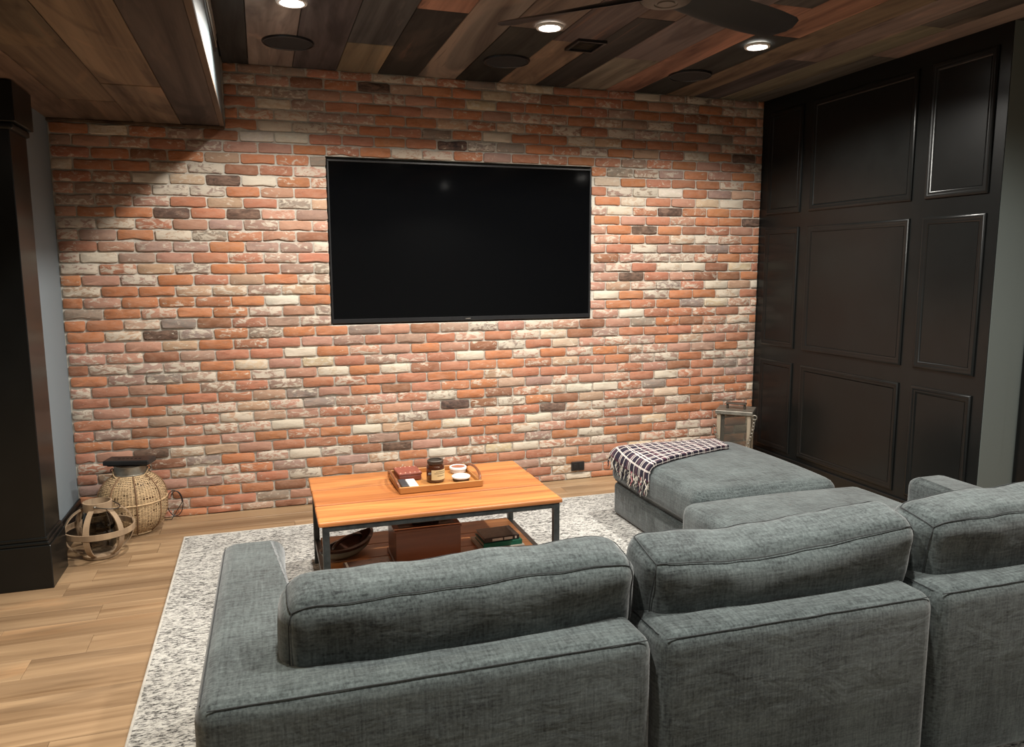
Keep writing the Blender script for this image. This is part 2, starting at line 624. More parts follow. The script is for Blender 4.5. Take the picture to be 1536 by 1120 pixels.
def brick_bm(seed):
    pts, rnd = brick_outline(seed)
    b = B()
    back = [b.verts.new((x, 0.004, z)) for x, z in pts]
    mid = [b.verts.new((x, -BD+0.0035, z)) for x, z in pts]
    fr = [b.verts.new((x*(1-0.0045/abs(BW/2)), -BD+rnd.uniform(-.001, .0012), z*(1-0.0042/(BH/2)))) for x, z in pts]
    cen = b.verts.new((rnd.uniform(-.02, .02), -BD-rnd.uniform(-.0005, .0018), rnd.uniform(-.006, .006)))
    n = len(pts)
    for i in range(n):
        k = (i+1) % n
        b.faces.new((back[i], back[k], mid[k], mid[i]))
        b.faces.new((mid[i], mid[k], fr[k], fr[i]))
        b.faces.new((fr[i], fr[k], cen))
    bmesh.ops.recalc_face_normals(b, faces=b.faces)
    return b

brick_meshes = []
for s in range(16):
    b = brick_bm(100+s)
    me = bpy.data.meshes.new('brick')
    b.to_mesh(me)
    b.free()
    for p in me.polygons:
        p.use_smooth = True
    me.set_sharp_from_angle(angle=math.radians(38))
    me.materials.append(M['brick'])
    brick_meshes.append(me)

CLS = {   # colour, wash amount
    'orange': ((0.46, 0.185, 0.085), 0.25),
    'red':    ((0.42, 0.175, 0.105), 0.40),
    'pink':   ((0.45, 0.245, 0.175), 0.52),
    'brown':  ((0.25, 0.115, 0.065), 0.28),
    'tan':    ((0.46, 0.315, 0.215), 0.60),
    'mauve':  ((0.34, 0.23, 0.185), 0.60),
    'grey':   ((0.25, 0.215, 0.18), 0.62),
    'cream':  ((0.58, 0.47, 0.33), 0.75),
    'white':  ((0.66, 0.62, 0.54), 0.9),
    'dark':   ((0.075, 0.055, 0.045), 0.18),
    'char':   ((0.030, 0.028, 0.028), 0.10),
}
WTS = [('orange', 22), ('red', 22), ('pink', 21), ('brown', 5), ('tan', 8), ('mauve', 12), ('grey', 5), ('cream', 3.5), ('dark', 1.0)]
# bricks of a striking colour, (x, z) on the wall
NOTE = [(1.07, 2.19, 'char'), (0.77, 2.52, 'char'), (1.23, 0.59, 'char'), (0.85, 0.34, 'dark'), (2.60, 1.70, 'dark'), (2.76, 1.83, 'dark'), (2.47, 1.40, 'dark'), (0.00, 1.77, 'dark'), (3.30, 2.20, 'dark'), (-0.57, 1.05, 'dark'), (1.90, 0.53, 'dark'), (-0.62, 0.41, 'dark'), (1.79, 2.51, 'brown'), (0.84, 0.72, 'brown'), (2.95, 1.37, 'brown'), (1.53, 2.51, 'cream'), (1.81, 2.58, 'cream'), (1.53, 2.25, 'cream'), (0.74, 0.85, 'cream'), (1.19, 0.91, 'cream'), (0.16, 2.38, 'cream'), (0.18, 2.29, 'cream'), (2.74, 1.46, 'cream'), (3.33, 1.47, 'cream'), (1.65, 0.28, 'cream'), (2.93, 1.90, 'cream'), (2.29, 2.03, 'cream'), (0.26, 0.88, 'cream'), (0.17, 0.53, 'cream'), (2.61, 0.37, 'cream'), (0.32, 0.82, 'cream'), (0.16, 0.35, 'cream'), (0.01, 0.89, 'cream'), (0.67, 0.72, 'white'), (-0.65, 1.96, 'white'), (3.39, 1.34, 'white'), (1.94, 0.65, 'white'), (2.48, 1.16, 'white'), (-0.02, 2.20, 'white'), (0.18, 2.21, 'white'), (2.67, 1.95, 'white'), (0.06, 1.28, 'white'), (1.08, 0.29, 'white'), (0.00, 1.96, 'white'), (1.28, 2.19, 'grey'), (-0.35, 1.08, 'grey'), (0.09, 1.08, 'grey'), (0.15, 0.19, 'grey'), (0.33, 0.17, 'grey'), (-0.39, 0.33, 'grey'), (2.65, 0.64, 'grey'), (2.19, 0.31, 'grey'), (-0.37, 1.46, 'grey'), (0.27, 0.61, 'grey'), (2.46, 1.09, 'grey'), (-0.47, 1.47, 'tan'), (-0.47, 0.60, 'tan'), (-0.43, 0.39, 'tan'), (0.62, 0.25, 'tan'), (-0.44, 1.41, 'orange'), (-0.22, 1.46, 'orange'), (1.15, 0.78, 'orange'), (0.51, 0.68, 'orange'), (0.97, 0.40, 'orange'), (1.47, 0.38, 'orange'), (2.79, 1.20, 'orange')]
PITCH_Z, Z0, PITCH_X = 0.0625, 0.047, 0.1915
cells = []
for k in range(-1, 41):
    za = Z0+PITCH_Z*k
    zb = za+PITCH_Z
    za_, zb_ = max(za, 0.0), min(zb, H)
    ph = 0.018 if k % 2 else 0.018+0.0915
    x = ph-PITCH_X*8+random.uniform(-.008, .008)
    drift = 0
    while x < XR:
        wdt = PITCH_X+random.uniform(-.007, .007)
        # stay near the running bond
        xa, xb = x, x+wdt
        x = xb
        n_ = round((x-ph)/PITCH_X)
        x = x+((ph+n_*PITCH_X)-x)*0.6
        xb = x
        lim_l = XL if za < HB-0.02 else XB
        a, b_ = max(xa, lim_l), min(xb, XR)
        segs = [(a, b_)]
        if za_ > TV[2]-0.01 and zb_ < TV[3]+0.01:
            out = []
            for (p, q) in segs:
                if q <= TV[0] or p >= TV[1]:
                    out.append((p, q))
                else:
                    if p < TV[0]:
                        out.append((p, TV[0]+0.006))
                    if q > TV[1]:
                        out.append((TV[1]-0.006, q))
            segs = out
        for p, q in segs:
            if q-p < 0.03 or zb_-za_ < 0.02:
                continue
            cells.append([p, q, za_, min(zb_, HB-0.002) if (p < XB and za_ < HB) else zb_])
cells = [c for c in cells if c[3]-c[2] > 0.02]
info = []
used = {}
for i, c in enumerate(cells):
    r = random.random()*sum(w_ for _, w_ in WTS)
    for nm, w_ in WTS:
        r -= w_
        if r <= 0:
            break
    info.append(nm)
for (nx, nz, cl) in NOTE:
    for i, c in enumerate(cells):
        if c[0] <= nx < c[1] and c[2] <= nz < c[3]:
            info[i] = cl
recs = []
for i, (c, nm) in enumerate(zip(cells, info)):
    col, ww = CLS[nm]
    f = random.uniform(0.86, 1.14)
    col = (col[0]*f*random.uniform(.95, 1.05), col[1]*f, col[2]*f*random.uniform(.92, 1.08))
    ww = max(0, min(1, ww+random.uniform(-.28, .28)))
    cx, cz = (c[0]+c[1])/2, (c[2]+c[3])/2
    sx = (c[1]-c[0]-0.0095)/BW
    sz = (c[3]-c[2]-0.0095)/BH
    recs.append(dict(c=(cx, cz), s=(sx, sz), col=col, ww=ww, seed=random.randrange(16), dy=random.uniform(-.0025, .002), rot=random.uniform(-.008, .008), flip=random.choice((0, PI))))
def shown(r):
    cx, cz = r['c']
    hidden = (0.25 < cx < 1.35 and cz < 0.05) or (2.25 < cx and cz < 0.28) or (cx < -0.55 and cz < 0.4) or cz > 2.5
    d = (Vector((cx, 0, cz))-CAM).length
    return (1 if hidden else 0, d, )
order = sorted(range(len(recs)), key=lambda i: shown(recs[i]) if recs[i]['s'][0] > 0.85 and recs[i]['s'][1] > 0.9 else (2, 0))
for i in order[:300]:
    r = recs[i]
    o = bpy.data.objects.new('brick', brick_meshes[r['seed']])
    link(o, wall_back)
    o.location = (r['c'][0], r['dy'], r['c'][1])
    o.rotation_euler = (0, r['rot']+r['flip'], 0)
    o.scale = (r['s'][0], 1, r['s'][1])
    o.color = (*r['col'], r['ww'])
bm = B()
lay = bm.loops.layers.float_color.new('bcol')
for i in order[300:]:
    r = recs[i]
    pts, rnd = brick_outline(r['seed']+300)
    fl = -1 if r['flip'] else 1
    pts = [(fl*x*r['s'][0], fl*z*r['s'][1]) for x, z in pts]
    cx, cz = r['c']
    T = lambda x, y, z: (cx+x-z*r['rot'], y+r['dy'], cz+z+x*r['rot'])
    back = [bm.verts.new(T(x, 0.004, z)) for x, z in pts]
    mid = [bm.verts.new(T(x, -BD+0.0035, z)) for x, z in pts]
    fr = [bm.verts.new(T(x-math.copysign(0.004, x) if abs(x) > .02 else x, -BD+rnd.uniform(-.001, .0012), z-math.copysign(0.0042, z))) for x, z in pts]
    cen = bm.verts.new(T(rnd.uniform(-.02, .02), -BD-rnd.uniform(-.0005, .0018), 0))
    n = len(pts)
    fs = []
    for q in range(n):
        k = (q+1) % n
        fs += [bm.faces.new((back[q], back[k], mid[k], mid[q])), bm.faces.new((mid[q], mid[k], fr[k], fr[q])), bm.faces.new((fr[q], fr[k], cen))]
    for f in fs:
        for lp in f.loops:
            lp[lay] = (*r['col'], r['ww'])
o = obj('bricks', bm, M['brick_stuff'], wall_back, smooth=38)
o['kind'] = 'stuff'

# --- floor: slab with oak planks
bm = B()
box(bm, -3.6, 5.2, -7.2, 0.15, -0.12, -0.012)
floor = struct('floor', bm, M['dark_board'])
FW = 0.1485
plank_cols = [(0.315, 0.212, 0.125), (0.33, 0.223, 0.132), (0.305, 0.205, 0.121)]
def unit_board(name, mat, lx, ly, lz, r=0.0012):
    b = B()
    box(b, -lx/2, lx/2, -ly/2, ly/2, -lz, 0)
    me = bpy.data.meshes.new(name)
    bmesh.ops.bevel(b, geom=[e for e in b.edges if all(v.co.z > -1e-6 for v in e.verts)], offset=r, segments=1, affect='EDGES')
    b.to_mesh(me)
    b.free()
    me.materials.append(mat)
    return me
pl_mesh = unit_board('plank', M['floor_wood'], 1.22, FW-0.0012, 0.012)
row = 0
y = -0.005
while y > -6.9:
    yb = y-FW
    start = {10: -0.706, 11: -0.888, 2: 0.12, 1: 0.62}.get(row, random.uniform(-1.2, 0))
    x = start-1.22*3
    while x < 5.0:
        xa, xb = x, x+1.22
        x = xb
        if xb < -3.4 or xa > 5.0:
            continue
        o = bpy.data.objects.new('plank', pl_mesh)
        link(o, floor)
        o.location = ((xa+xb)/2, (y+yb)/2, random.uniform(-.0003, .0003))
        o.scale = (1.2188/1.22, 1, 1)
        pf = random.uniform(.975, 1.025)
        o.color = (*[c*pf for c in random.choice(plank_cols)], 1)
    y = yb
    row += 1

# --- main ceiling with reclaimed boards
bm = B()
box(bm, XB-0.05, 5.2, -7.2, 0.15, H+0.03, H+0.15)
ceiling = struct('ceiling', bm, M['dark_board'])
dk, dg = (0.034, 0.033, 0.033), (0.086, 0.084, 0.085)
gb, br = (0.185, 0.162, 0.143), (0.185, 0.140, 0.112)
rd, lg = (0.285, 0.170, 0.122), (0.235, 0.210, 0.188)
mx_ = (0.120, 0.102, 0.093)
seams = [-0.155, -0.015, 0.225, 0.473, 0.714, 0.954, 1.19, 1.464, 1.711, 1.911, 2.192, 2.399, 2.647, 2.85, 3.058, 3.245, 3.42]
runs = [
    [(-1.9, dk), (-7, gb)], [(-1.6, lg), (-3.2, gb), (-7, dg)], [(-2.2, dg), (-7, br)], [(-0.60, br), (-2.3, dg), (-7, gb)],
    [(-1.22, dk), (-2.6, rd), (-7, gb)], [(-1.9, gb), (-7, dk)], [(-1.1, dk), (-2.7, gb), (-7, dg)], [(-0.95, br), (-2.4, mx_), (-7, gb)],
    [(-1.4, dk), (-3.0, br), (-7, dg)], [(-0.75, gb), (-2.2, mx_), (-7, br)], [(-1.75, rd), (-3.4, dg), (-7, gb)], [(-1.35, dk), (-2.9, rd), (-7, dk)],
    [(-2.0, br), (-7, gb)], [(-1.0, dg), (-2.6, gb), (-7, br)], [(-1.7, gb), (-7, dg)], [(-1.2, dg), (-2.4, gb), (-7, dk)],
]
# the rest of the room beyond the end of the panelled wall
x = 3.42
while x < 5.1:
    seams.append(x+0.2)
    runs.append([(-2.5, dk), (-3.4, random.choice((gb, dg, br))), (-5.0, random.choice((gb, lg, mx_))), (-7, random.choice((dg, gb)))])
    x += 0.2
def board(parent, xa, xb, y0, y1, z, col):
    lx, ly = xb-xa-0.003, y0-y1-0.003
    b = B()
    dz = random.uniform(0, .006)
    box(b, -lx/2, lx/2, -ly/2, ly/2, 0, 0.03)
    bmesh.ops.bevel(b, geom=[e for e in b.edges if all(v.co.z < 1e-6 for v in e.verts)], offset=0.002, segments=1, affect='EDGES')
    me = bpy.data.meshes.new('ceiling_board')
    b.to_mesh(me)
    b.free()
    me.materials.append(M['ceil_wood'])
    o = bpy.data.objects.new('ceiling_board', me)
    link(o, parent)
    o.location = ((xa+xb)/2, (y0+y1)/2, z-dz*0.5)
    o.color = (*[c*random.uniform(.92, 1.08) for c in col], 1)
    return o
for i, rn in enumerate(runs):
    y0 = 0.0
    for (y1, col) in rn:
        if seams[i] >= XR-0.01 and y1 > YC:
            y0 = YC
            continue
        board(ceiling, seams[i], seams[i+1], y0, y1, H, col)
        y0 = y1

# --- lowered ceiling on the left
bm = B()
box(bm, -3.6, XB-0.02, -7.2, 0.15, HB+0.03, H+0.15)
low = struct('ceiling_low', bm, M['dark_board'])
lb1, lb2 = (0.165, 0.122, 0.090), (0.115, 0.083, 0.062)
lb3, lb4 = (0.078, 0.060, 0.050), (0.135, 0.100, 0.075)
lows = [(-0.182, -0.382, [(-7, lb3)]), (-0.382, -0.624, [(-0.945, lb4), (-3.2, lb1), (-7, lb2)]), (-0.624, -0.866, [(-0.55, lb2), (-1.5, lb4), (-3.6, lb2), (-7, lb4)]),
        (-0.866, -1.06, [(-1.35, lb4), (-3.0, lb1), (-7, lb2)])]
for xb, xa, rn in lows:
    y0 = 0.0
    for y1, col in rn:
        board(low, xa, xb, y0, y1, HB, col)
        y0 = y1
xa = -1.06
while xa > -3.4:
    y0 = -0.6
    for y1 in (random.uniform(-3, -1.8), random.uniform(-5.5, -4), -7):
        board(low, xa-0.22, xa, y0, y1, HB, random.choice((lb1, lb2, lb3, lb4)))
        y0 = y1
    xa -= 0.22
# vertical face of the lowered ceiling: wooden edge board, pale soffit, vent slot
bm = B()
box(bm, XB-0.024, XB, -7, 0, HB-0.004, HB+0.014)
o = obj('edge_board', bm, M['ceil_wood'], low)
o.color = (*lb2, 1)
bm = B()
box(bm, XB-0.02, XB-0.004, -7, 0, HB+0.014, H)
obj('soffit_panel', bm, M['soffit'], low)
vent = thing('slot_vent', 'narrow dark slot vent high on the side of the lowered ceiling', 'vent', (XB-0.004, -1.0, 2.50))
bm = B()
box(bm, XB-0.004, XB+0.004, -1.5, -0.75, 2.465, 2.565)
obj('vent_plate', bm, M['black_plastic'], vent)
for z in (2.485, 2.515, 2.545):
    obj('vent_slat', rbox(XB+0.004, XB+0.012, -1.48, -0.77, z-0.006, z+0.006, 0.002, 1), M['pewter'], vent)

# trim strip where the lowered ceiling meets the brick
bm = rbox(XL, XB, -0.028, -0.012, HB-0.018, HB-0.003, 0.002, 1)
o = obj('trim_1', bm, M['ceil_wood'], None, org=(0, 0, 0))
o['kind'] = 'structure'
o.color = (0.11, 0.075, 0.05, 1)

# --- left: drywall, baseboard
bm = B()
box(bm, XL-0.15, XL, -0.647, 0.0, 0, HB+0.02)
struct('wall_left', bm, M['drywall'])
bm = rbox(XL, XL+0.022, -0.648, -0.012, 0.0, 0.135, 0.002, 1)
merge(bm, rbox(XL, XL+0.014, -0.648, -0.012, 0.135, 0.165, 0.005, 2))
struct('baseboard_left', bm, M['black_gloss'])
bm = B()
box(bm, -3.6, -3.4, -7.2, -0.6, 0, HB+0.02)
struct('wall_far_left', bm, M['room_wall'])
bm = B()
box(bm, -3.6, 5.2, -7.2, -7.0, 0, H+0.1)
struct('wall_rear', bm, M['room_wall'])
bm = B()
box(bm, 5.0, 5.2, -7.2, YC, 0, H+0.1)
struct('wall_far_right', bm, M['room_wall'])
bm = B()
box(bm, -3.6, -1.675, -0.85, -0.6, 0, HB+0.02)
struct('wall_left_return', bm, M['black_gloss'])

# black pilaster at the left edge
pil = thing('pilaster', 'glossy black square pilaster with base and cap at the left edge', 'pilaster', (-1.3, -0.78, 0))
obj('shaft', rbox(-1.64, -0.992, -0.905, -0.65, 0.2, 2.16, 0.003, 1), M['black_gloss'], pil)
bs = obj('base', rbox(-1.66, -0.972, -0.925, -0.648, 0, 0.205, 0.003, 1), M['black_gloss'], pil)
bm = rbox(-1.655, -0.978, -0.919, -0.649, 0.205, 0.222, 0.006, 3)
merge(bm, rbox(-1.648, -0.985, -0.912, -0.650, 0.222, 0.240, 0.005, 3))
obj('base_moulding', bm, M['black_gloss'], bs, org=ORG[pil.name])
cp = obj('cap', rbox(-1.67, -0.960, -0.937, -0.648, 2.075, HB-0.008, 0.003, 1), M['black_gloss'], pil)
obj('cap_moulding', rbox(-1.655, -0.975, -0.922, -0.649, 2.045, 2.075, 0.010, 3), M['black_gloss'], cp, org=ORG[pil.name])

# --- right: black panelled wall
bm = B()
box(bm, XR, XR+0.15, YC, 0.0, 0, H+0.02)
wall_right = struct('wall_right', bm, M['black_gloss'])
cols = [(-0.085, -0.44), (-0.527, -1.365), (-1.455, -1.838)]
rows_ = [(0.17, 0.80), (0.90, 1.715), (1.812, 2.505)]
def frame_profile(y0, y1, z0, z1):
    """picture-frame moulding with a stepped, rounded profile, proud of the wall"""
    b = B()
    prof = [(0.0, 0.0), (0.0, 0.007), (0.006, 0.012), (0.013, 0.0125), (0.019, 0.008), (0.026, 0.0095), (0.034, 0.006), (0.040, 0.0)]
    loops = []
    for d, hgt in prof:
        ya, yb_, za, zb = y0-d, y1+d, z0+d, z1-d      # y0 > y1
        loops.append([b.verts.new((XR-hgt, yy, zz)) for yy, zz in ((ya, za), (yb_, za), (yb_, zb), (ya, zb))])
    for a, c in zip(loops, loops[1:]):
        for k in range(4):
            b.faces.new((a[k], a[(k+1) % 4], c[(k+1) % 4], c[k]))
    return b
for (y0, y1) in cols:
    for (z0, z1) in rows_:
        p = obj('wall_panel', rbox(XR-0.003, XR+0.002, y1+0.04, y0-0.04, z0+0.04, z1-0.04, 0.001, 1), M['black_gloss'], wall_right)
        obj('panel_moulding', frame_profile(y0, y1, z0, z1), M['black_gloss'], p, org=(0, 0, 0), smooth=50)
bm = rbox(XR-0.018, XR-0.0005, YC+0.002, -0.02, 0, 0.14, 0.003, 1)
struct('baseboard_right', bm, M['black_gloss'])
bm = B()
box(bm, XR+0.15, 5.0, YC, YC+0.15, 0, H+0.02)
box(bm, XR+0.004, XR+0.15, YC-0.003, YC+0.1, 0, H+0.02)
struct('wall_right_return', bm, M['drywall_green'])
d = rbox(3.655, 3.76, YC-0.028, YC-0.003, 0, 2.12, 0.004, 1)
merge(d, rbox(4.58, 4.69, YC-0.028, YC-0.003, 0, 2.12, 0.004, 1))
merge(d, rbox(3.655, 4.69, YC-0.03, YC-0.003, 2.12, 2.23, 0.004, 1))
struct('trim_2', d, M['black_gloss'])
d = rbox(3.76, 4.58, YC-0.015, YC-0.003, 0.01, 2.12, 0.003, 1)
dr = struct('door_1', d, M['black_gloss'])
bm = B()
tube(bm, [(4.50, YC-0.015, 1.0), (4.50, YC-0.055, 1.0), (4.40, YC-0.055, 1.0)], 0.009, 8)
obj('door_handle', bm, M['pewter'], dr)

# ------------------------------------------------------------------ recessed lights
POS_WORD = {(0.18, -1.165): 'first recessed ceiling light from the lowered ceiling, cut by the top edge',
            (1.365, -1.17): 'small recessed ceiling light beyond the thin left fan blade',
            (2.512, -1.19): 'bright recessed ceiling light under the wide right fan blade'}
def downlight(x, y, z, label, power, col=LAMP_COL, angle=154, group='recessed ceiling lights'):
    t = thing('recessed_light', label, 'ceiling light', (x, y, z), 0, group)
    b = B()
    lathe(b, [(0.048, -0.004), (0.052, -0.012), (0.064, -0.011), (0.067, -0.004), (0.066, 0.0)], (x, y, z), 32)
    obj('trim_ring', b, M['black_plastic'] if False else M['white'], t, smooth=60)
    b = B()
    lathe(b, [(0.0, -0.0095), (0.030, -0.0085), (0.049, -0.006)], (x, y, z), 32)
    obj('lens', b, M['lens'], t, smooth=60)
    ld = bpy.data.lights.new('lamp_glow', 'SPOT')
    ld.energy = power
    ld.color = col
    ld.spot_size = math.radians(angle)
    ld.spot_blend = 0.35
    ld.shadow_soft_size = 0.035
    # photometric profile of a recessed can: intensity falls off with the angle from straight down
    ld.use_nodes = True
    nt = ld.node_tree
    em = nt.nodes['Emission']
    ge = nt.nodes.new('ShaderNodeNewGeometry')
    sp = nt.nodes.new('ShaderNodeSeparateXYZ')
    ab = nt.nodes.new('ShaderNodeMath')
    ab.operation = 'ABSOLUTE'
    pw = nt.nodes.new('ShaderNodeMath')
    pw.operation = 'POWER'
    pw.inputs[1].default_value = 0.85
    nt.links.new(ge.outputs['Incoming'], sp.inputs[0])
    nt.links.new(sp.outputs['Z'], ab.inputs[0])
    nt.links.new(ab.outputs[0], pw.inputs[0])
    nt.links.new(pw.outputs[0], em.inputs['Strength'])
    lo = bpy.data.objects.new('lamp_glow', ld)
    link(lo, t)
    lo.location = (0, 0, -0.05)
    return t
for (x, y) in ROW_WALL:
    downlight(x, y, H-0.004, POS_WORD[(x, y)], LAMP_W)
for (x, y) in ROW_SOFA:
    downlight(x, y, H-0.004, 'recessed ceiling light above the sofa, ' + ('left' if x < 1 else 'middle' if x < 2 else 'right') + ' of its row of three, out of view', LAMP_W*0.95)
for (x, y) in ROW_REAR:
    downlight(x, y, H-0.004, 'recessed ceiling light ' + ('at the rear behind the left of the sofa' if x < 1 else 'at the rear behind the right of the sofa' if x < 3 else 'before the black door') + ', out of view', LAMP_W*0.35)
for (x, y) in ROW_LOW:
    downlight(x, y, HB-0.004, 'recessed light in the lowered ceiling ' + ('nearer the brick wall' if y > -4 else 'farther from the brick wall') + ', out of view', LAMP_W*0.45, (1.0, 0.80, 0.55), 120)

# ceiling speakers and vent
for (x, y, lab) in ((0.186, -0.523, 'round black ceiling speaker nearest the lowered ceiling'), (1.358, -0.514, 'round black ceiling speaker in the middle, above the television'), (2.512, -0.526, 'round black ceiling speaker nearest the black panelled wall')):
    t = thing('ceiling_speaker', lab, 'speaker', (x, y, H), 0, 'ceiling speakers')
    b = B()
    lathe(b, [(0.118, -0.006), (0.122, -0.011), (0.128, -0.010), (0.130, -0.003), (0.130, 0.0)], (x, y, H-0.003), 40)
    obj('rim', b, M['black_plastic'], t, smooth=60)
    b = B()
    lathe(b, [(0.0, -0.0085), (0.06, -0.008), (0.119, -0.0065)], (x, y, H-0.003), 40)
    obj('speaker_grille', b, M['grille'], t, smooth=60)
t = thing('ceiling_vent', 'small square black vent in the board ceiling near the fan', 'vent', (1.655, -0.93, H-0.005))
b = B()
vx0, vx1, vy0, vy1 = 1.575, 1.735, -1.025, -0.835
for a in ((vx0, vx1, vy0, vy0+.015), (vx0, vx1, vy1-.015, vy1), (vx0, vx0+.015, vy0+.015, vy1-.015), (vx1-.015, vx1, vy0+.015, vy1-.015)):
    box(b, *a, H-0.016, H-0.003)
obj('vent_frame', b, M['black_plastic'], t)
for k in range(8):
    yy = vy0+0.028+k*0.019
    b = B()
    v = box(b, vx0+.016, vx1-.016, yy-0.007, yy+0.007, H-0.009, H-0.0075)
    bmesh.ops.rotate(b, verts=v, cent=(1.655, yy, H-0.008), matrix=Matrix.Rotation(0.4, 3, 'X'))
    obj('vent_slat', b, M['black_plastic'], t)

# ------------------------------------------------------------------ ceiling fan
FX, FY, FZ = 1.325, -2.37, 2.36
fan = thing('ceiling_fan', 'black three-blade ceiling fan with a taupe hub', 'fan', (FX, FY, H))
b = B()
lathe(b, [(0.0, -0.06), (0.055, -0.058), (0.07, -0.03), (0.075, -0.006)], (FX, FY, H), 32)
obj('canopy', b, M['fan_blade'], fan, smooth=50)
b = B()
tube(b, [(FX, FY, H-0.05), (FX, FY, FZ+0.07)], 0.014, 12)
obj('downrod', b, M['fan_blade'], fan, smooth=60)
b = B()
lathe(b, [(0.0, 0.085), (0.05, 0.082), (0.088, 0.062), (0.098, 0.03), (0.098, 0.005), (0.09, -0.02)], (FX, FY, FZ), 40)
obj('motor_housing', b, M['fan_blade'], fan, smooth=50)
b = B()
lathe(b, [(0.09, -0.018), (0.078, -0.030), (0.04, -0.036), (0.038, -0.033), (0.030, -0.033), (0.028, -0.037), (0.0, -0.037)], (FX, FY, FZ), 40)
obj('hub_cap', b, M['fan_hub'], fan, smooth=40)
for ang in (14, 137, 256):
    b = B()
    n = 22
    rings = []
    L0, L1 = 0.06, 0.62
    for i in range(n+1):
        tt = i/n
        rr = L0+(L1-L0)*tt
        wd = 0.052+0.030*math.sin(min(1, tt*1.25)*PI*0.5) - 0.018*max(0, tt-0.75)*4*0.5
        if tt > 0.9:
            wd *= math.sqrt(max(0.02, 1-((tt-0.9)/0.1)**2*0.96))
        pit = math.radians(-(10+16*(1-tt)))
        drop = 0.018*tt
        ring = []
        for k in range(12):
            a = 2*PI*k/12
            cx_, cz_ = wd*math.cos(a), 0.0065*math.sin(a)*(1-0.4*tt)
            cz_ += -0.010*(cx_/wd)**2*0.5
            y_ = cx_*math.cos(pit)-cz_*math.sin(pit)
            z_ = cx_*math.sin(pit)+cz_*math.cos(pit)
            ring.append(b.verts.new((rr, y_, z_-drop)))
        rings.append(ring)
    for p, q in zip(rings, rings[1:]):
        for k in range(12):
            b.faces.new((p[k], p[(k+1) % 12], q[(k+1) % 12], q[k]))
    b.faces.new(rings[0][::-1])
    b.faces.new(rings[-1])
    bmesh.ops.rotate(b, verts=b.verts, cent=(0, 0, 0), matrix=Matrix.Rotation(math.radians(ang), 3, 'Z'))
    bmesh.ops.translate(b, verts=b.verts, vec=(FX, FY, FZ))
    obj('blade', b, M['fan_blade'], fan, smooth=60)

# ------------------------------------------------------------------ television
tx0, tx1, tz0, tz1 = 0.399, 2.103, 1.1185, 2.0935
tv = thing('television', 'large black flat screen television set into the brick wall', 'television', ((tx0+tx1)/2, 0.04, tz0))
obj('tv_body', rbox(tx0+0.004, tx1-0.004, 0.004, 0.07, tz0+0.004, tz1-0.004, 0.004, 2), M['black_plastic'], tv)
obj('screen', rbox(tx0+0.012, tx1-0.012, -0.003, 0.003, tz0+0.026, tz1-0.012, 0.001, 1), M['screen'], tv)
b = B()
for a in ((tx0, tx1, tz1-0.012, tz1), (tx0, tx0+0.011, tz0+0.026, tz1-0.012), (tx1-0.011, tx1, tz0+0.026, tz1-0.012), (tx0, tx1, tz0, tz0+0.026)):
    merge(b, rbox(a[0], a[1], -0.010, 0.006, a[2], a[3], 0.002, 1))
bz = obj('bezel', b, M['black_plastic'], tv)
obj('logo_plate', rbox(1.235, 1.268, -0.012, -0.010, tz0+0.009, tz0+0.015, 0.0005, 1), M['pewter'], bz, org=ORG[tv.name])

# ------------------------------------------------------------------ outlet
t = thing('outlet', 'small black outlet plate low on the brick wall right of the table', 'outlet', (2.02, -0.018, 0.06))
obj('plate', rbox(1.972, 2.066, -0.026, -0.012, 0.064, 0.126, 0.003, 2), M['black_plastic'], t)
for xx in (1.998, 2.040):
    obj('socket', rbox(xx-0.014, xx+0.014, -0.0285, -0.026, 0.078, 0.112, 0.001, 1), M['black'], t)

# ------------------------------------------------------------------ rug
RUG = (-0.464, 2.95, -3.60, -0.414)
rug = thing('area_rug', 'large off white and grey flecked wool rug under the table and sofa', 'rug', (1.24, -2.0, 0))
bm = B()
nx, ny = 170, 160
rx0, rx1, ry0, ry1 = RUG[0]+0.008, RUG[1]-0.008, RUG[2]+0.008, RUG[3]-0.008
gr = [[bm.verts.new((rx0+(rx1-rx0)*i/nx, ry0+(ry1-ry0)*j/ny, 0.0095+0.0018*noise.noise((i*.9, j*1.7, 0)))) for j in range(ny+1)] for i in range(nx+1)]
for i in range(nx):
    for j in range(ny):
        bm.faces.new((gr[i][j], gr[i+1][j], gr[i+1][j+1], gr[i][j+1]))
obj('rug_pile', bm, M['rug'], rug, smooth=True)
bm = B()
for a in ((RUG[0], RUG[1], RUG[2], RUG[2]+.010), (RUG[0], RUG[1], RUG[3]-.010, RUG[3]), (RUG[0], RUG[0]+.010, RUG[2]+.01, RUG[3]-.01), (RUG[1]-.010, RUG[1], RUG[2]+.01, RUG[3]-.01)):
    merge(bm, rbox(*a, 0.0005, 0.0115, 0.003, 2))
obj('rug_binding', bm, M['rug_edge'], rug)
ZF = 0.0115

